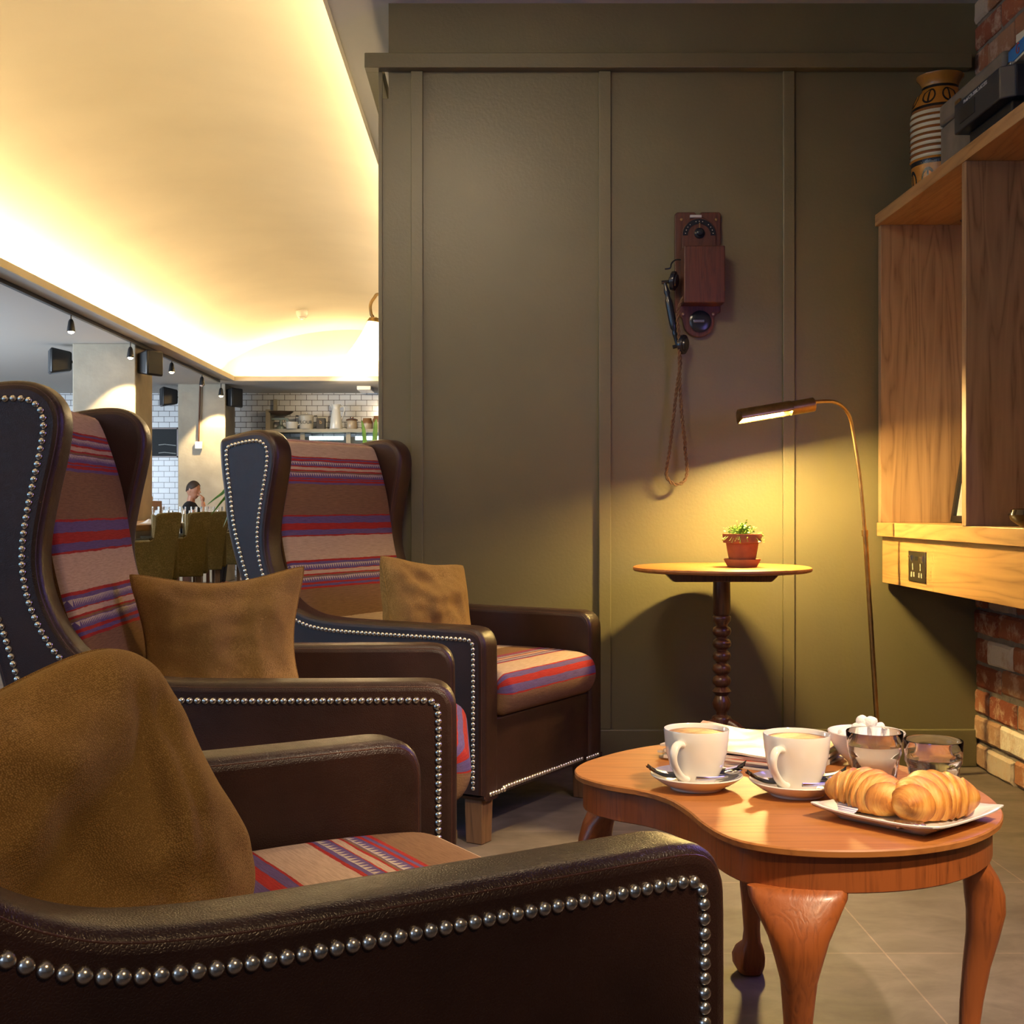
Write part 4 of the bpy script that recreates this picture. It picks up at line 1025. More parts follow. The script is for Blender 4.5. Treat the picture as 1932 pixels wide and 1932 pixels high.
# braided cord
cordpts = crom([hp_(1277, 660), hp_(1278, 690), hp_(1272, 730), hp_(1264, 800), hp_(1258, 850), hp_(1252, 890), hp_(1256, 905), hp_(1270, 914), hp_(1286, 907), hp_(1291, 885), hp_(1286, 840), hp_(1280, 790), hp_(1276, 730), hp_(1275, 680), hp_(1274, 640), hp_(1272, 590), hp_(1284, 560)], 22)
cordpts = resample(cordpts, 0.0022); mb = MB()
for k2 in range(2):
    q = []
    for i, p in enumerate(cordpts):
        t = (cordpts[min(i + 1, len(cordpts) - 1)] - cordpts[max(0, i - 1)]).normalized(); a = Vector((0, 1, 0)); b_ = t.cross(a).normalized(); an = i * 0.36 + k2 * PI
        q.append(p + (a * math.cos(an) + b_ * math.sin(an)) * 0.0034 + Vector((0, -0.02 if i > len(cordpts) * .55 else 0, 0)))
    mb.tube(q, .0035, 6)
cord_m = plain('brown_braid', (0.11, 0.06, 0.028), 0.8, 0, 0.3, 200)
mb.build('braided_cord', cord_m, hs)

# ------------------------------------------------------------------ side table, plant, floor lamp
st = thing('side_table', 'round topped side table with a bobbin turned pillar before the olive wall', 'table', (0.775, 4.31, 0))
MB().lathe([(0, .732), (.285, .732), (.296, .735), (.300, .741), (.298, .747), (.292, .75), (0, .75)], 72).build('table_top', [M['topwood']], st)
mb = MB(); mb.prism([(-.20, 0), (.20, 0), (.165, -.034), (-.165, -.034)], -.03, .03, M=FR); ob = mb.build('bearer', M['darkwood'], st, smooth=False, bevel=0.004); ob.location = (0, 0, .732)
pr = [(0, .70), (.029, .70), (.030, .59), (.026, .585), (.031, .58), (.030, .565), (.020, .553), (.020, .550)]
for zc2 in (.53, .488, .446, .403, .362): pr += [(.0185, zc2 + .019), (.029, zc2 + .011), (.032, zc2), (.029, zc2 - .011), (.0185, zc2 - .019)]
pr += [(.024, .338), (.032, .327), (.024, .318), (.020, .312), (.026, .302), (.0325, .286), (.028, .268), (.018, .256), (.018, .248), (.030, .242), (.034, .234), (.034, .18), (.030, .17), (0, .165)]
MB().lathe(pr[::-1], 32).build('pillar', M['darkwood'], st, ang=50)
for a in (-35, 85, 205):
    d = Vector((math.cos(R(a)), math.sin(R(a)), 0))
    pts = crom([d * .02 + Vector((0, 0, .215)), d * .07 + Vector((0, 0, .19)), d * .14 + Vector((0, 0, .11)), d * .20 + Vector((0, 0, .045)), d * .24 + Vector((0, 0, .022)), d * .265 + Vector((0, 0, .018))], 6)
    MB().tube(pts, [.026 - .010 * i / (len(pts) - 1) for i in range(len(pts))], 12, flat=0.7).build('leg', M['darkwood'], st)
pp = Wp(1400, 1066, 4.22); pc = Vector((0.835, 4.26, 0.7505))
pt = thing('potted_plant', 'small terracotta pot of bright green creeping plant on the side table', 'potted plant', pc)
MB().lathe([(0, 0.003), (.046, 0), (.050, .003), (.060, .022), (.0615, .026), (.058, .026), (.048, .010), (0, .008)], 40).build('pot_saucer', M['terra2'], pt)
MB().lathe([(0, .009), (.040, .009), (.042, .012), (.054, .080), (.0625, .081), (.0655, .108), (.064, .111), (.060, .110), (.054, .098), (0, .097)], 40).build('pot', M['terra'], pt)
MB().lathe([(0, .104), (.057, .102), (.057, .095), (0, .095)], 24).build('soil', M['soil'], pt)
rp = random.Random(5); mb = MB(); ms = MB()
for i in range(300):
    a = rp.uniform(0, 2 * PI); rr = abs(rp.gauss(0, .036)); rr = min(rr, .078); zt = .112 + rp.uniform(0, .035) * max(0.25, 1 - rr * 8) - (0.03 * max(0, rr - .06) / .018 if rr > .06 else 0)
    if rp.random() < .04: zt += rp.uniform(.005, .022)
    c_ = Vector((rr * math.cos(a), rr * math.sin(a), zt))
    base = Vector((c_.x * .6, c_.y * .6, .103)); ms.tube([base, (base + c_) / 2 + Vector((0, 0, .006)), c_], .0006, 4)
    X = Matrix.Rotation(rp.uniform(0, 6.3), 4, 'Z') @ Matrix.Rotation(rp.uniform(-.9, .9), 4, 'X')
    s_ = rp.uniform(.0028, .0048)
    vs = [X @ Vector((s_ * math.cos(q * PI / 3), s_ * .8 * math.sin(q * PI / 3), .0006 * (q % 2))) + c_ for q in range(6)]
    mb.add(vs, [tuple(range(6))])
mb.build('leaves', M['leaf'], pt); ms.build('stems', M['blade'], pt)

fl = thing('floor_lamp', 'slim brass reading lamp with a lit trough shade leaning over the side table', 'floor lamp', (1.345, 4.42, 0))
FO = Vector((1.345, 4.42, 0))
def fp(px, py, d): return Wp(px, py, d) - FO
MB().lathe([(0, 0), (.11, 0), (.112, .006), (.108, .012), (.02, .018), (.014, .03), (0, .03)], 40).build('lamp_base', M['brass'], fl)
MB().tube([Vector((0, 0, .02)), fp(1655, 1370, 4.42), fp(1632, 1004, 4.42)], .0085, 14).build('lower_pole', M['brass'], fl)
MB().tube([fp(1632, 1012, 4.42), fp(1631.7, 1000, 4.42)], .0115, 14).build('height_collar', M['brass'], fl)
pts = crom([fp(1632, 1004, 4.42), fp(1622, 900, 4.42), fp(1608, 808, 4.42), fp(1600, 780, 4.40), fp(1586, 764, 4.38), fp(1566, 757, 4.36), fp(1532, 759, 4.33)], 8)
MB().tube(pts, .0065, 12).build('upper_arm', M['brass'], fl)
A = fp(1536, 763, 4.33); B = fp(1490, 771, 4.32); Cc = fp(1400, 786, 4.30); ax = (Cc - A).normalized()
MB().tube([A, A + ax * .002, B - ax * .001, B], [.020, .024, .024, .022], 24).build('shade_collar', M['brass'], fl)
# half round trough shade, open below and turned a little to the wall
up = Vector((0, 0, 1)); up = (up - ax * up.dot(ax)).normalized(); side = ax.cross(up).normalized()
vs = []; ns = 18; r_ = .033; ax0, ax1 = B + ax * -.004, Cc + ax * .01
tilt = 0
for e_ in (ax0, ax1):
    for i in range(ns + 1):
        an = R(-31) + R(217) * i / ns; vs.append(e_ + side * math.cos(an) * r_ + up * (math.sin(an) * r_ - .006))
fs = [(i, i + 1, ns + 2 + i, ns + 1 + i) for i in range(ns)] + [tuple(range(ns + 1)), tuple(ns + 1 + i for i in range(ns + 1))]
o = MB().add(vs, fs).build('lamp_shade', M['brass'], fl, ang=50); q = o.modifiers.new('s', 'SOLIDIFY'); q.thickness = 0.0016
o = MB().tube([ax0 + ax * .03 - up * .004, ax1 - ax * .02 - up * .004], .009, 12).build('bulb', glow('lamp_tube', (1.0, 0.68, 0.22), 2800), fl)
# power cable
mb = MB().tube(crom([Fl(1380, 1480, .0) + Vector((0, 0, .1)), (0.86, 4.60, .16), (0.95, 4.62, .12), (1.1, 4.6, .03), (1.3, 4.5, .01)], 8), .003, 8)
tag(mb.build('power_cable', M['black']), 'thin black cable trailing behind the side table to the floor lamp', 'cable')

# ------------------------------------------------------------------ dining area far behind
def column(x, y, lab):
    t = thing('concrete_column', lab, 'column', (x, y, 0))
    MB().box(-.3, .3, -.3, .3, 0, HL).build('shaft', M['concrete'], t, smooth=False, bevel=0.01)
    return t
cA = column(-3.70, 12.4, 'broad raw concrete column behind the middle armchair, nearer of the two')
cB = column(-3.68, 16.37, 'raw concrete column farther back behind the seated person')
def speaker(x, y, z, ang, lab):
    t = thing('wall_speaker', lab, 'speaker', (x, y, z), R(ang), 'black loudspeakers on the columns')
    mb = MB(); vs = [(-.10, -.07, -.09), (-.10, .07, -.09), (-.10, .07, .09), (-.10, -.07, .09), (.10, -.11, -.125), (.10, .11, -.125), (.10, .11, .125), (.10, -.11, .125)]
    mb.add(vs, [(0, 3, 2, 1), (4, 5, 6, 7), (0, 1, 5, 4), (1, 2, 6, 5), (2, 3, 7, 6), (3, 0, 4, 7)]); mb.build('cabinet', M['black'], t, bevel=0.02, seg=3)
    MB().box(.10, .104, -.09, .09, -.105, .105).build('grille', plain('grille', (0.03, 0.033, 0.037), 0.7), t, bevel=0.002)
    MB().tube([(-.10, 0, 0), (-.16, .02, 0), (-.17, .06, 0)], .012, 8).build('bracket', M['black'], t)
def sp_at(px, py, d, ang, lab): p = Wp(px, py, d); speaker(p.x, p.y, p.z, ang, lab)
sp_at(114, 682, 12.2, 205, 'black loudspeaker on the left side of the nearer concrete column')
sp_at(279, 686, 12.2, -30, 'black loudspeaker on the right side of the nearer concrete column')
sp_at(319, 749, 16.2, 205, 'black loudspeaker on the left side of the farther concrete column')
sp_at(437, 751, 16.2, -30, 'black loudspeaker on the right side of the farther concrete column')
# track and spots
p0 = Vector((-3.36, 6.0, HL - .012)); 
tk = MB().box(-3.375, -3.345, 4.0, 15.6, HL - .03, HL).build('lighting_track', M['black'], smooth=False); tag(tk, 'long black lighting track under the edge of the lower ceiling', 'lighting track')
def tracklight(px, py, hang, lab, on, aim=None):
    d = FPX * 3.36 / (CX - px); z = EYE - (py - CY) * d / FPX
    t = thing('track_spotlight', lab, 'spotlight', (-3.36, d, z), 0, 'spotlights hanging from the track')
    MB().tube([(0, 0, HL - .03 - z), (0, 0, .09)], .006, 8).build('stem', M['black'], t)
    MB().lathe([(.012, .10), (.022, .08), (.030, .03), (.033, 0), (.030, 0), (.02, .02), (0, .02)], 16).build('lamp_housing', M['black'], t)
    o = MB().ball((0, 0, .004), (.026, .026, .020), 12, 8).build('bulb', M['bulb'] if on else plain('dim_bulb', (0.8, 0.6, 0.5), 0.3), t)
    if aim: 
        l = spot('track_spot_beam', (-3.36, d - .02, z - .02), aim, 60, 60, (1.0, 0.74, 0.40), 0.5, .02); 
    return t
tracklight(134, 626, 0, 'glowing track spotlight left of the nearer column', True, (-4.2, 8.5, 0))
tracklight(246, 675, 0, 'track spotlight shining on the nearer concrete column', True)
tracklight(324, 702, 0, 'glowing track spotlight between the two columns', True)
tracklight(381, 727, 0, 'small unlit looking track spotlight before the farther column', False)
tracklight(417, 747, 0, 'track spotlight shining on the farther concrete column', True)
spot('hatch_spotlight', (-1.7, 15.2, HL - .12), (-1.7, 17.4, 1.95), 45, 90, (1.0, 0.74, 0.42), 0.8, .05)
spot('column_beam', (-3.40, 11.72, HL - .16), (-3.52, 12.1, 1.5), 110, 70, (1.0, 0.74, 0.38), 0.4, .02)
spot('column_beam_far', (-3.40, 15.72, HL - .16), (-3.52, 16.07, 1.5), 110, 70, (1.0, 0.74, 0.38), 0.4, .02)
# conduit with switch
cdx = Wp(375, 780, 16.03)
t = thing('light_switch', 'white switch box with a dark conduit pipe on the farther column', 'switch', (Wp(375, 840, 16.05).x, 16.06, Wp(375, 840, 16.05).z))
MB().box(-.045, .045, -.03, 0, -.045, .045).build('switch_box', M['white'], t, bevel=0.004)
MB().tube([(0, -.02, .045), (.02, -.02, .75)], .012, 8).build('conduit', plain('rusty_pipe', (0.10, 0.05, 0.03), 0.5, 0.5), t)
# chalkboard
t = thing('chalkboard', 'small framed chalkboard on the white tiles left of the farther column', 'chalkboard', (Wp(308, 835, 17.38).x, 17.395, Wp(308, 835, 17.38).z))
MB().box(-.21, .21, -.02, 0, -.205, .205).build('board', plain('slate', (0.015, 0.018, 0.02), 0.7), t)
mb = MB()
for a in ((-.21, .21, -.205, -.185), (-.21, .21, .185, .205), (-.21, -.19, -.205, .205), (.19, .21, -.205, .205)): mb.box(a[0], a[1], -.032, 0, a[2], a[3])
mb.build('board_frame', M['darkwood'], t, smooth=False)
mb = MB()
for k3, zz3 in enumerate((-.03, -.14)):
    for i in range(16): x_ = -.06 + .015 * i; mb.box(x_, x_ + .008, -.0215, -.019, zz3 - .0016 * abs(i - 5) , zz3 + .012 - .0016 * abs(i - 5))
mb.build('chalk_writing', plain('chalk', (0.6, 0.62, 0.6), 0.9), t, smooth=False)
# hatch shelf with jars
t = thing('wall_shelf', 'pale painted shelf over the serving hatch holding pots and jars', 'shelf', (-2.0, 17.2, 2.0))
sx0, sx1 = Wp(505, 800, 17.2).x + 2.0, 1.65
MB().box(sx0, sx1, -.16, .19, -.045, 0).build('shelf_board', plain('shelf_paint', (0.40, 0.36, 0.27), 0.6), t, smooth=False)
MB().box(sx0, sx0 + .06, -.16, .19, 0, .26).build('end_upright', bpy.data.materials['shelf_paint'], t, smooth=False)
MB().box(sx0 + .06, sx0 + .10, .10, .19, .26, .42).build('end_upright', bpy.data.materials['shelf_paint'], t, smooth=False)
mb = MB(); mb.box(sx0, sx1, .0, .18, -.30, -.10); mb.build('hatch_back', plain('hatch_dark', (0.03, 0.05, 0.06), 0.3), t, smooth=False)
for i in range(4): MB().box(-.48 + .62 * i, -.02 + .62 * i, -.01, .0, -.14, -.09).build('strip_light', glow('cool_strip', (0.75, 0.95, 0.95), 2.2), t, smooth=False)
for i in range(4): MB().box(-.60 + .62 * i, -.54 + .62 * i, -.05, .0, -.30, -.045).build('post', bpy.data.materials['shelf_paint'], t, smooth=False)
SZ = 2.0005
enamel = plain('cream_enamel', (0.55, 0.52, 0.43), 0.25); pale = plain('white_enamel', (0.72, 0.70, 0.62), 0.25); stone = plain('stoneware', (0.42, 0.33, 0.22), 0.3); brl = plain('brown_glaze', (0.10, 0.035, 0.012), 0.2); grn = plain('green_iron', (0.20, 0.24, 0.20), 0.4, 0.3)
def sx(px): return (px - CX) * 17.1 / FPX
SC = 17.1 / FPX
t = thing('kitchen_scales', 'old green kitchen scales with a dark pan at the left end of the shelf', 'scales', (sx(530), 17.1, SZ))
MB().lathe([(0, 0), (.06, 0), (.055, .03), (.025, .06), (.02, .12), (0, .12)], 20).build('scale_base', grn, t)
MB().box(-.13, .10, -.012, .012, .12, .15).build('beam', grn, t, bevel=0.004)
MB().box(.07, .11, -.012, .012, .03, .13).build('counterweight_arm', grn, t, bevel=0.004)
MB().lathe([(0, .17), (.06, .172), (.13, .20), (.17, .232), (.168, .236), (.12, .206), (0, .18)], 28).build('scale_pan', plain('dark_pan', (0.12, 0.08, 0.06), 0.3, 0.6), t)
def lt(nm, lab, cat, px, prof, mat, n=28, y=17.1, extra=None, grp=None):
    t = thing(nm, lab, cat, (sx(px), y, SZ), 0, grp)
    MB().lathe(prof, n).build(nm + '_body', mat, t); return t
t = lt('cooking_pot', 'small white enamel pot with side handles between scales and flour tin', 'pot', 552, [(0, 0), (.068, 0), (.075, .01), (.078, .088), (.082, .092), (.074, .09), (0, .02)], pale, y=17.04)
for s_ in (-1, 1): MB().tube(crom([(s_ * .074, 0, .075), (s_ * .10, 0, .08), (s_ * .11, 0, .066), (s_ * .076, 0, .05)], 4), .006, 8).build('pot_handle', pale, t)
t = lt('flour_tin', 'lidded enamel tin lettered FLOUR on the shelf', 'tin', 578, [(0, 0), (.088, 0), (.093, .01), (.098, .16), (.10, .168), (0, .168)], enamel)
MB().lathe([(.106, .168), (.104, .178), (.07, .196), (.018, .203), (.018, .218), (0, .22)], 28).build('tin_lid', enamel, t)
for s_ in (-1, 1): MB().box(s_ * .125 - .02, s_ * .125 + .02, -.01, .01, .165, .185).build('tin_handle', M['black'], t, bevel=0.004)
text('FLOUR', 'lettering', .062, M['black'], t, Matrix.Translation((-.0, -.0975, .085)) @ FACE_NY, 0.001)
t = thing('tea_tin', 'square black tin with faint gold lettering right of the flour tin', 'tin', (sx(606), 17.1, SZ))
MB().box(-.058, .058, -.05, .05, 0, .145).build('tin_box', plain('black_tin', (0.02, 0.02, 0.018), 0.3), t, bevel=0.004)
text('b', 'lettering', .07, M['brass'], t, Matrix.Translation((0, -.0505, .09)) @ FACE_NY, 0.0006)
t = lt('enamel_jug', 'tall pale enamel jug in the middle of the shelf', 'jug', 634, [(0, 0), (.084, 0), (.088, .01), (.075, .12), (.056, .25), (.05, .275), (.058, .31), (.066, .33), (.06, .33), (.045, .275), (0, .26)], pale)
MB().tube(crom([(.055, 0, .29), (.09, 0, .31), (.115, 0, .28), (.10, 0, .20), (.078, 0, .125)], 5), .007, 8).build('jug_handle', pale, t)
MB().add([(-.05, -.03, .31), (-.05, .03, .31), (-.10, 0, .345), (-.055, 0, .27)], [(0, 1, 2), (0, 2, 3), (1, 3, 2)]).build('spout', pale, t)
for px, lb, lid in ((664, 'brown lidded stoneware jar right of the enamel jug', True), (693, 'brown topped stoneware jar partly behind the green blades', False), (713, 'taller stoneware jar at the edge of the olive wall', False)):
    hgt = .115 if px < 700 else .145
    t = lt('stoneware_jar', lb, 'jar', px, [(0, 0), (.064, 0), (.07, .01), (.07, hgt * .85), (.06, hgt), (0, hgt)], stone, grp='stoneware jars on the shelf')
    if lid: MB().lathe([(.082, hgt), (.08, hgt + .012), (.05, hgt + .026), (.022, hgt + .03), (.022, hgt + .045), (0, hgt + .047)], 24).build('jar_lid', brl, t)
    else: MB().lathe([(.071, hgt * .62), (.071, hgt * .86), (.061, hgt + .001), (.058, hgt + .03), (0, hgt + .03)], 24).build('jar_collar', plain('tan_glaze', (0.22, 0.11, 0.045), 0.3), t)
o = MB().box(-.09, .09, -.25, .25, -.05, 0).build('ceiling_speaker', M['white'], bevel=0.01); o.location = (-1.66, 16.6, HL); tag(o, 'white ceiling fitting over the shelf at the olive wall edge', 'ceiling fitting')
o.name = 'air_vent'
# smoke detector on the vault
sd = thing('smoke_detector', 'white smoke detector on the vaulted ceiling', 'smoke detector', (-2.16, 14.4, 0))
sz_ = EYE + (CY - 587) * 14.4 / FPX; sd.location = ((570 - CX) * 14.4 / FPX, 14.4, sz_)
MB().lathe([(.07, .0), (.07, -.035), (.055, -.07), (.038, -.075), (.035, -.095), (0, -.098)], 24).build('detector_body', M['white'], sd)
MB().lathe([(.056, .03), (.07, .0), (0, .0)], 20).build('mounting_base', M['white'], sd)

# dining table and chairs
dt = thing('dining_table', 'long dark wooden dining table laid with glasses in the far dining area', 'table', (-2.97, 11.4, 0))
MB().box(-.39, .39, -2.4, 2.3, .775, .82).build('table_top', wood('dining_top', (0.10, 0.045, 0.02), (0.28, 0.14, 0.06), 'Y', 1, 0.3), dt, bevel=0.004)
for x_ in (-.30, .30):
    for y_ in (-2.3, 2.2): MB().box(x_ - .04, x_ + .04, y_ - .04, y_ + .04, 0, .775).build('leg', M['darkwood'], dt, smooth=False)
def dchair(x, y, lab, rz=0):
    t = thing('dining_chair', lab, 'chair', (x, y, 0), R(rz), 'olive upholstered chairs along the dining table')
    # faces -x: back at +x side
    pb = [(-.44, .40), (-.44, .66), (-.43, .69), (-.40, .70), (-.10, .705), (-.075, .72), (-.065, .80), (-.05, .89), (-.03, .905), (.11, .915), (.125, .905), (.11, .80), (.085, .66), (.065, .50), (.055, .40)]
    P = [Vector((p.x, p.y)) for p in resample([Vector((a, b, 0)) for a, b in pb], .02, True)]
    for s_ in (-1, 1):
        y0, y1 = (-.27, -.20) if s_ < 0 else (.20, .27)
        slab(P, y0, y1, .008, seg=2).build('side_panel', M['green_vel'], t, ang=50)
        MB().box(-.42, -.10, y0 + .006, y1 - .006, .702, .712).build('arm_top', M['green_trim'], t, bevel=.003)
        MB().box(-.083, -.060, y0 + .004, y1 - .004, .73, .895, M=Matrix.Rotation(R(0), 4, 'Y')).build('edge_trim', M['green_trim'], t, bevel=.003)
    MB().box(-.02, .10, -.205, .205, .42, .895).build('backrest', M['green_vel'], t, bevel=.02)
    MB().box(-.42, .05, -.205, .205, .40, .52).build('seat', M['green_vel'], t, bevel=.02)
    for x_ in (-.38, .02):
        for y_ in (-.20, .20): MB().box(x_ - .022, x_ + .022, y_ - .022, y_ + .022, 0, .402).build('leg', M['legwood'], t, smooth=False)
dchair(-2.43, 9.38, 'olive upholstered dining chair nearest the camera in the row beside the dining table', 16)
dchair(-2.425, 10.33, 'olive upholstered dining chair second in the row beside the dining table', 16)
dchair(-2.51, 11.43, 'olive upholstered dining chair third in the row beside the dining table', 16)
dchair(-2.50, 12.5, 'olive upholstered dining chair farthest in the row, half behind the leather armchair', 16)
for i, (px, d) in enumerate(((294, 10.3), (313, 10.6), (344, 11.0), (366, 11.4), (384, 11.9), (399, 12.3), (415, 12.8))):
    pos = Vector(((px - CX) * d / FPX, d, .8205))
    o = MB().lathe([(0, 0), (.026, 0), (.028, .004), (.033, .135), (.0315, .135), (.027, .012), (0, .010)], 20).build('tall_glass', M['glass']); o.location = pos
    tag(o, 'tall clear drinking glass standing on the far dining table', 'glass', 'tall glasses on the dining table')
for px, d in ((317, 10.4), (325, 10.6), (348, 10.8), (358, 11.0), (411, 12.5)):
    pos = Vector(((px - CX) * d / FPX, d, .8205)); o = MB().lathe([(0, 0), (.022, 0), (.018, .05), (.009, .085), (.009, .10), (0, .104)], 16).build('salt_shaker', M['steel'] if px % 2 else M['white']); o.location = pos
    tag(o, 'small salt or pepper shaker on the far dining table', 'shaker', 'shakers on the dining table')
for px, d in ((282, 10.2), (330, 10.4), (388, 11.4), (424, 12.6)):
    mb = MB().lathe([(.10, 0), (.06, .012), (.03, .035), (.01, .05), (0, .052)], 7); o = mb.build('folded_napkin', plain('napkin', (0.62, 0.60, 0.56), 0.9), smooth=False); o.location = ((px - CX) * d / FPX, d, .8205); o.scale = (.9, .5, .7)
    tag(o, 'white folded napkin on the far dining table', 'napkin', 'folded napkins on the dining table')
# waiter station
t = thing('service_cabinet', 'wooden service cabinet with white paper on top behind the dining table', 'cabinet', (-4.1, 13.9, 0))
MB().box(-.55, .42, -.25, .25, 0, 1.02).build('cabinet_body', wood('cab_wood', (0.16, 0.07, 0.025), (0.36, 0.18, 0.07), 'Z', 1, 0.4), t, bevel=.005)
MB().box(-.40, .28, -.254, -.25, .55, .90).build('door', M['darkwood'], t, bevel=.004)
o = MB().box(-.45, .33, -.22, .22, 0, .05).build('paper_stack', plain('paper', (0.75, 0.70, 0.70), 0.8), bevel=.01); o.location = (-4.1, 13.9, 1.0205); tag(o, 'pale stack of folded paper lying on the service cabinet', 'paper')
# barrel stool
t = thing('barrel_stool', 'round topped wooden barrel stool behind the farthest armchair', 'stool', (-1.42, 8.0, 0))
lw = wood('pine', (0.30, 0.15, 0.06), (0.52, 0.30, 0.13), 'X', 1.5, 0.4)
MB().lathe([(0, .49), (.155, .49), (.165, .497), (.163, .512), (.15, .518), (0, .52)], 40).build('seat_lid', lw, t)
MB().lathe([(0, 0), (.13, 0), (.165, .24), (.148, .47), (.142, .49), (0, .49)], 40).build('barrel_body', wood('stave', (0.16, 0.08, 0.035), (0.32, 0.17, 0.08), 'Z', 3, 0.5), t)
MB().lathe([(.150, .42), (.156, .42), (.153, .445), (.147, .445)], 40).build('hoop', M['steel'], t)
# plants
def blades(name, lab, loc, specs, pot_r, pot_h):
    t = thing(name, lab, 'potted plant', loc)
    MB().lathe([(0, 0), (pot_r * .8, 0), (pot_r, pot_h), (pot_r * .92, pot_h), (pot_r * .88, pot_h - .03), (0, pot_h - .03)], 28).build('pot', M['terra'], t)
    for (dx, dy, hh, bow, wd) in specs:
        pts = crom([(0, 0, pot_h - .04), (dx * .3, dy * .3, pot_h + hh * .55), (dx * .7, dy * .7, pot_h + hh * (.9 + bow * .1)), (dx, dy, pot_h + hh * (1 - bow))], 6)
        k_ = len(pts) - 1
        MB().tube(pts, [max(.0015, wd * math.sin(PI * (0.12 + .88 * i / k_)) ** .6) for i in range(len(pts))], 6, flat=0.22).build('leaf_blade', M['blade'], t)
t = thing('palm_plant', 'arching palm fronds showing left of the farthest armchair', 'potted plant', (-1.37, 7.2, 0))
MB().lathe([(0, 0), (.12, 0), (.15, .42), (.138, .42), (.132, .39), (0, .39)], 28).build('pot', M['terra'], t)
for dx, dy, ap, dr, wd in ((-.25, .02, 1.065, .10, .011), (-.215, -.05, 1.055, .15, .010), (-.17, .06, 1.045, .21, .011), (-.13, -.1, 1.01, .16, .009), (.18, .1, 1.02, .2, .011), (.08, -.15, 1.0, .15, .010)):
    pts = crom([(0, 0, .38), (dx * .05, dy * .05, .75), (dx * .36, dy * .4, ap), (dx * .68, dy * .7, ap - dr * .4), (dx, dy, ap - dr)], 7); k_ = len(pts) - 1
    MB().tube(pts, [max(.0012, wd * (min(1, i / 10) if i < 10 else 1) * (1 - max(0, i - 18) / (k_ - 17))) for i in range(len(pts))], 6, flat=0.2).build('frond', M['blade'], t)
blades('sword_plant', 'upright green sword leaves above the farthest armchair by the olive wall', (-.60, 6.3, 0), [(-.05, 0, .98, 0, .012), (.02, .02, .99, 0, .014), (.06, -.02, .93, 0, .014), (-.08, .03, .82, 0, .01)], .13, .40)
# wall lamp on the side of the olive block
t = thing('wall_lamp', 'lit glass shaded lamp on a curved arm at the edge of the olive wall', 'wall lamp', (-.42, 5.6, EYE + (CY - 600) * 5.6 / FPX))
def wl(px, py): q = Wp(px, py, 5.6); return (q.x + .42, 0, q.z - t.location.z)
MB().lathe([(0, 0), (.04, 0), (.035, .012), (0, .016)], 24, M=Matrix.Rotation(R(-90), 4, 'Y')).build('wall_plate', M['brass'], t)
MB().tube(crom([(0, 0, .05), wl(716, 556), wl(706, 562), wl(699, 575), wl(700, 592), wl(704, 598)], 6), .007, 10).build('arm', M['brass'], t)
hx, hz = wl(707, 606)[0], wl(707, 606)[2]
TM = Matrix.Translation((hx, 0, hz)) @ Matrix.Rotation(R(7), 4, 'Y')
MB().lathe([(.008, .018), (.026, .012), (.036, -.006), (0.03, -.008)], 28, M=TM).build('gallery', M['brass'], t)
sm_, nt_, b__ = newmat('lit_opal_glass'); b__.inputs['Base Color'].default_value = (1, .93, .8, 1); b__.inputs['Emission Color'].default_value = (1, .72, .36, 1); b__.inputs['Emission Strength'].default_value = 45
MB().lathe([(.030, -.006), (.046, -.05), (.072, -.11), (.096, -.148), (.100, -.158), (.094, -.152), (.05, -.06), (.026, -.01)], 36, M=TM).build('glass_shade', sm_, t)
o = MB().ball((hx + .0, 0, hz - .08), .028).build('bulb', M['bulb'], t)

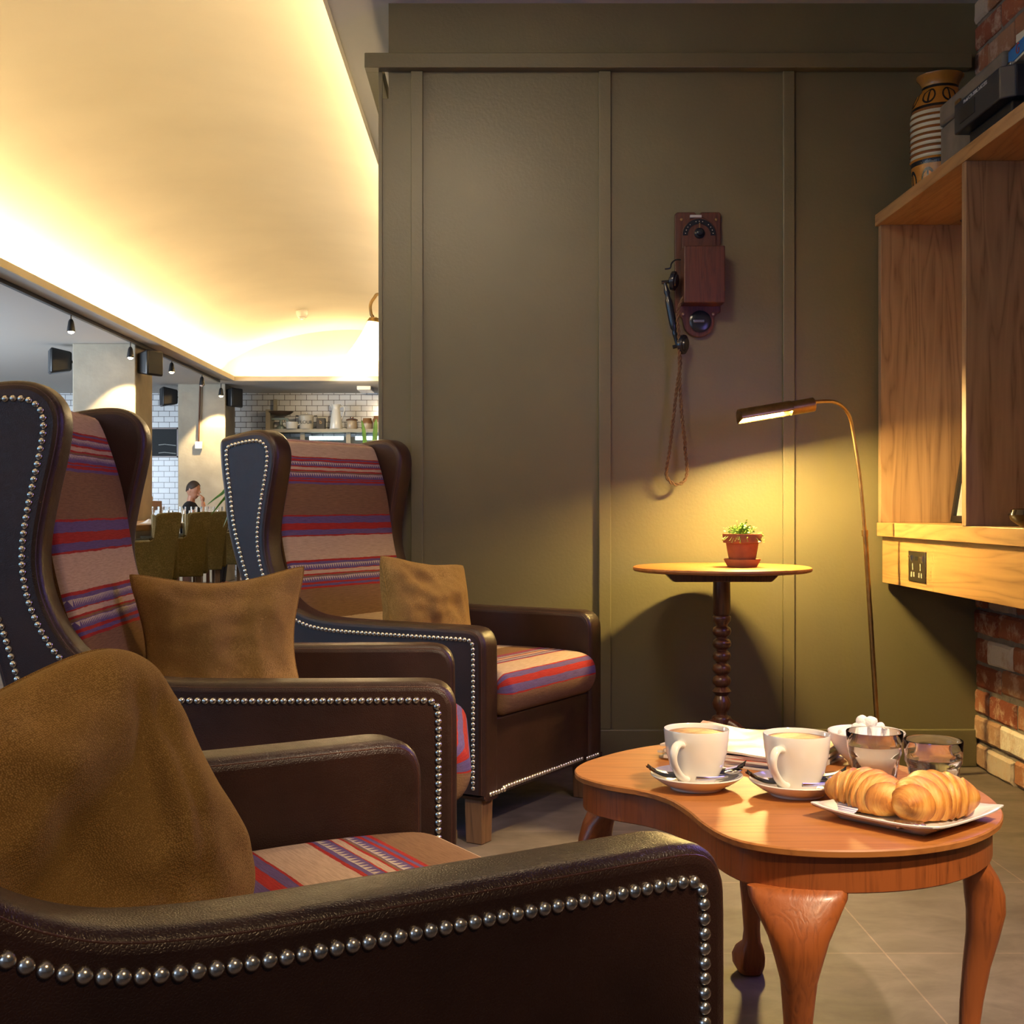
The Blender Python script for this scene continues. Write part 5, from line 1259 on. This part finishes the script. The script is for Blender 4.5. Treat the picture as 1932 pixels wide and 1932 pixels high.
# seated person
def person():
    x, y = -3.57, 15.0
    p = MB()
    def tt(a, ra, n=12): p.tube(a, ra, n)
    # torso and limbs as overlapping tapered forms fused by a voxel remesh
    p.ball((0, 0, .98), (.115, .17, .20)); p.ball((0, 0, .78), (.12, .15, .20)); p.ball((-.02, 0, .60), (.15, .17, .12))
    for s in (-1, 1):
        p.tube([(-.02, s * .09, .58), (.20, s * .11, .57), (.42, s * .12, .53)], [.085, .075, .055], 12)
        p.tube([(.42, s * .12, .53), (.42, s * .12, .30), (.40, s * .12, .09)], [.058, .048, .036], 12)
        p.tube([(.38, s * .12, .05), (.50, s * .13, .035), (.60, s * .13, .03)], [.042, .040, .028], 10)
    p.tube([(0, 0, 1.12), (.02, 0, 1.24)], [.058, .052], 12)
    hd = Vector((.045, -.01, 1.335))
    HM = Matrix.Rotation(R(-18), 4, 'Z') @ Matrix.Rotation(R(12), 4, 'Y')
    def h(v): return hd + (HM @ Vector(v))
    p.ball(hd, (.098, .077, .112), 20, 14, M=HM); p.ball(h((.030, 0, -.055)), (.066, .058, .066), M=HM); p.ball(h((.052, 0, -.100)), (.028, .026, .022))
    p.tube([h((.088, 0, .015)), h((.112, 0, -.022)), h((.096, 0, -.034))], [.009, .015, .010], 8)
    p.ball(h((.086, 0, -.062)), (.012, .022, .007)); p.ball(h((.084, 0, -.074)), (.011, .020, .007))
    for s in (-1, 1):
        p.ball(h((-.005, s * .077, -.01)), (.018, .008, .030), M=HM); p.tube([h((.083, s * .014, .026)), h((.074, s * .046, .026))], .008, 6)
    # arms: left one rests on the table, right one bends up with the hand at the chin
    p.tube([(0, .17, 1.07), (.12, .22, .93), (.22, .20, .87)], [.055, .046, .040], 12); p.tube([(.22, .20, .87), (.36, .10, .855)], [.038, .028], 12)
    p.tube([(0, -.17, 1.07), (.14, -.21, .94), (.24, -.19, .88)], [.055, .046, .042], 12)
    el = Vector((.24, -.19, .88)); wr = Vector((.185, -.055, 1.16)); p.tube([el, (el + wr) / 2 + Vector((.01, 0, 0)), wr], [.040, .036, .026], 12)
    d = (wr - el).normalized(); pa = wr + d * .045; p.ball(pa, (.028, .040, .040))
    for k_, (oy, ln) in enumerate(((-.026, .055), (-.009, .064), (.009, .060), (.026, .048))):
        b0 = pa + Vector((-.004, oy, .026)); b1 = b0 + Vector((-.018, 0, ln * .45)); b2 = b1 + Vector((-.036, 0, .004)); p.tube([b0, b1, b2], [.0095, .009, .007], 8)
    b0 = pa + Vector((-.005, .032, -.01)); p.tube([b0, b0 + Vector((-.022, .012, .022)), b0 + Vector((-.040, .004, .034))], [.011, .010, .008], 8)
    p.ball(Vector((.41, .07, .853)), (.045, .038, .018))
    for k_ in range(4): p.tube([(.44, .045 + .018 * k_, .85), (.475, .038 + .018 * k_, .852), (.50 - .006 * abs(k_ - 1), .034 + .018 * k_, .842)], [.009, .0085, .007], 8)
    p.tube([(.40, .035, .85), (.43, .015, .848), (.455, .012, .845)], [.010, .009, .007], 8)
    skin = plain('skin', (0.52, 0.24, 0.14), 0.5)
    o = p.build('person', skin); o.location = (x, y, 0); o.scale = (.87, .87, .87); q = o.modifiers.new('fuse', 'REMESH'); q.mode = 'VOXEL'; q.voxel_size = 0.007; q.use_smooth_shade = True
    q = o.modifiers.new('smooth', 'SMOOTH'); q.factor = .5; q.iterations = 3
    tag(o, 'seated person in a black T-shirt with short dark hair resting chin on a hand', 'person')
    sh_ = MB(); sh_.ball((0, 0, .98), (.128, .185, .205)); sh_.ball((0, 0, .78), (.133, .163, .22))
    for s in (-1, 1): sh_.tube([(-.01, s * .14, 1.08), (.04, s * .185, 1.04), (.115, s * .217, .95)], [.07, .066, .058], 12)
    s_o = sh_.build('t_shirt', plain('black_cotton', (0.012, 0.012, 0.014), 0.9), o); q = s_o.modifiers.new('fuse', 'REMESH'); q.mode = 'VOXEL'; q.voxel_size = 0.01; q.use_smooth_shade = True
    tr_ = MB(); tr_.ball((-.02, 0, .60), (.165, .185, .13))
    for s in (-1, 1): tr_.tube([(-.02, s * .09, .585), (.20, s * .11, .575), (.42, s * .12, .54), (.43, s * .12, .50)], [.10, .087, .068, .06], 12); tr_.tube([(.425, s * .12, .54), (.42, s * .12, .30), (.40, s * .12, .08)], [.068, .062, .055], 12)
    t_o = tr_.build('trousers', plain('dark_denim', (0.02, 0.025, 0.04), 0.9), o); q = t_o.modifiers.new('fuse', 'REMESH'); q.mode = 'VOXEL'; q.voxel_size = 0.012; q.use_smooth_shade = True
    hr = MB(); n, m = 24, 14; vs = []; fs = []
    for j in range(m + 1):
        for i in range(n):
            a = 2 * PI * i / n; lim = 0.52 if math.cos(a) > .5 else (1.0 if math.cos(a) > -.1 else 1.75)
            lim = 0.74 + 1.3 * (0.5 - 0.5 * math.cos(a)) ** .6 + .10 * noise.noise(Vector((math.cos(a) * 3, math.sin(a) * 3, 1)))
            ph = lim * j / m; r_ = 1.03 + .02 * noise.noise(Vector((i * .9, j * .9, 0)))
            vs.append(h((.098 * r_ * math.sin(ph) * math.cos(a), .077 * r_ * math.sin(ph) * math.sin(a), .112 * r_ * math.cos(ph))))
    for j in range(m):
        for i in range(n): fs.append((j * n + i, j * n + (i + 1) % n, (j + 1) * n + (i + 1) % n, (j + 1) * n + i))
    h_o = hr.add(vs, fs).build('hair', plain('dark_hair', (0.035, 0.018, 0.010), 0.7), o); q = h_o.modifiers.new('s', 'SOLIDIFY'); q.thickness = .006; q.offset = 0
    st_ = thing('dining_chair', 'dark dining chair under the seated person', 'chair', (x - .02, y, 0))
    MB().box(-.20, .22, -.21, .21, .385, .41).build('seat', M['darkwood'], st_, bevel=.01)
    MB().box(-.24, -.20, -.20, .20, .385, .84).build('backrest', M['darkwood'], st_, bevel=.01)
    for a in (-.17, .19):
        for b in (-.18, .18): MB().box(a - .018, a + .018, b - .018, b + .018, 0, .385).build('leg', M['darkwood'], st_)
person()
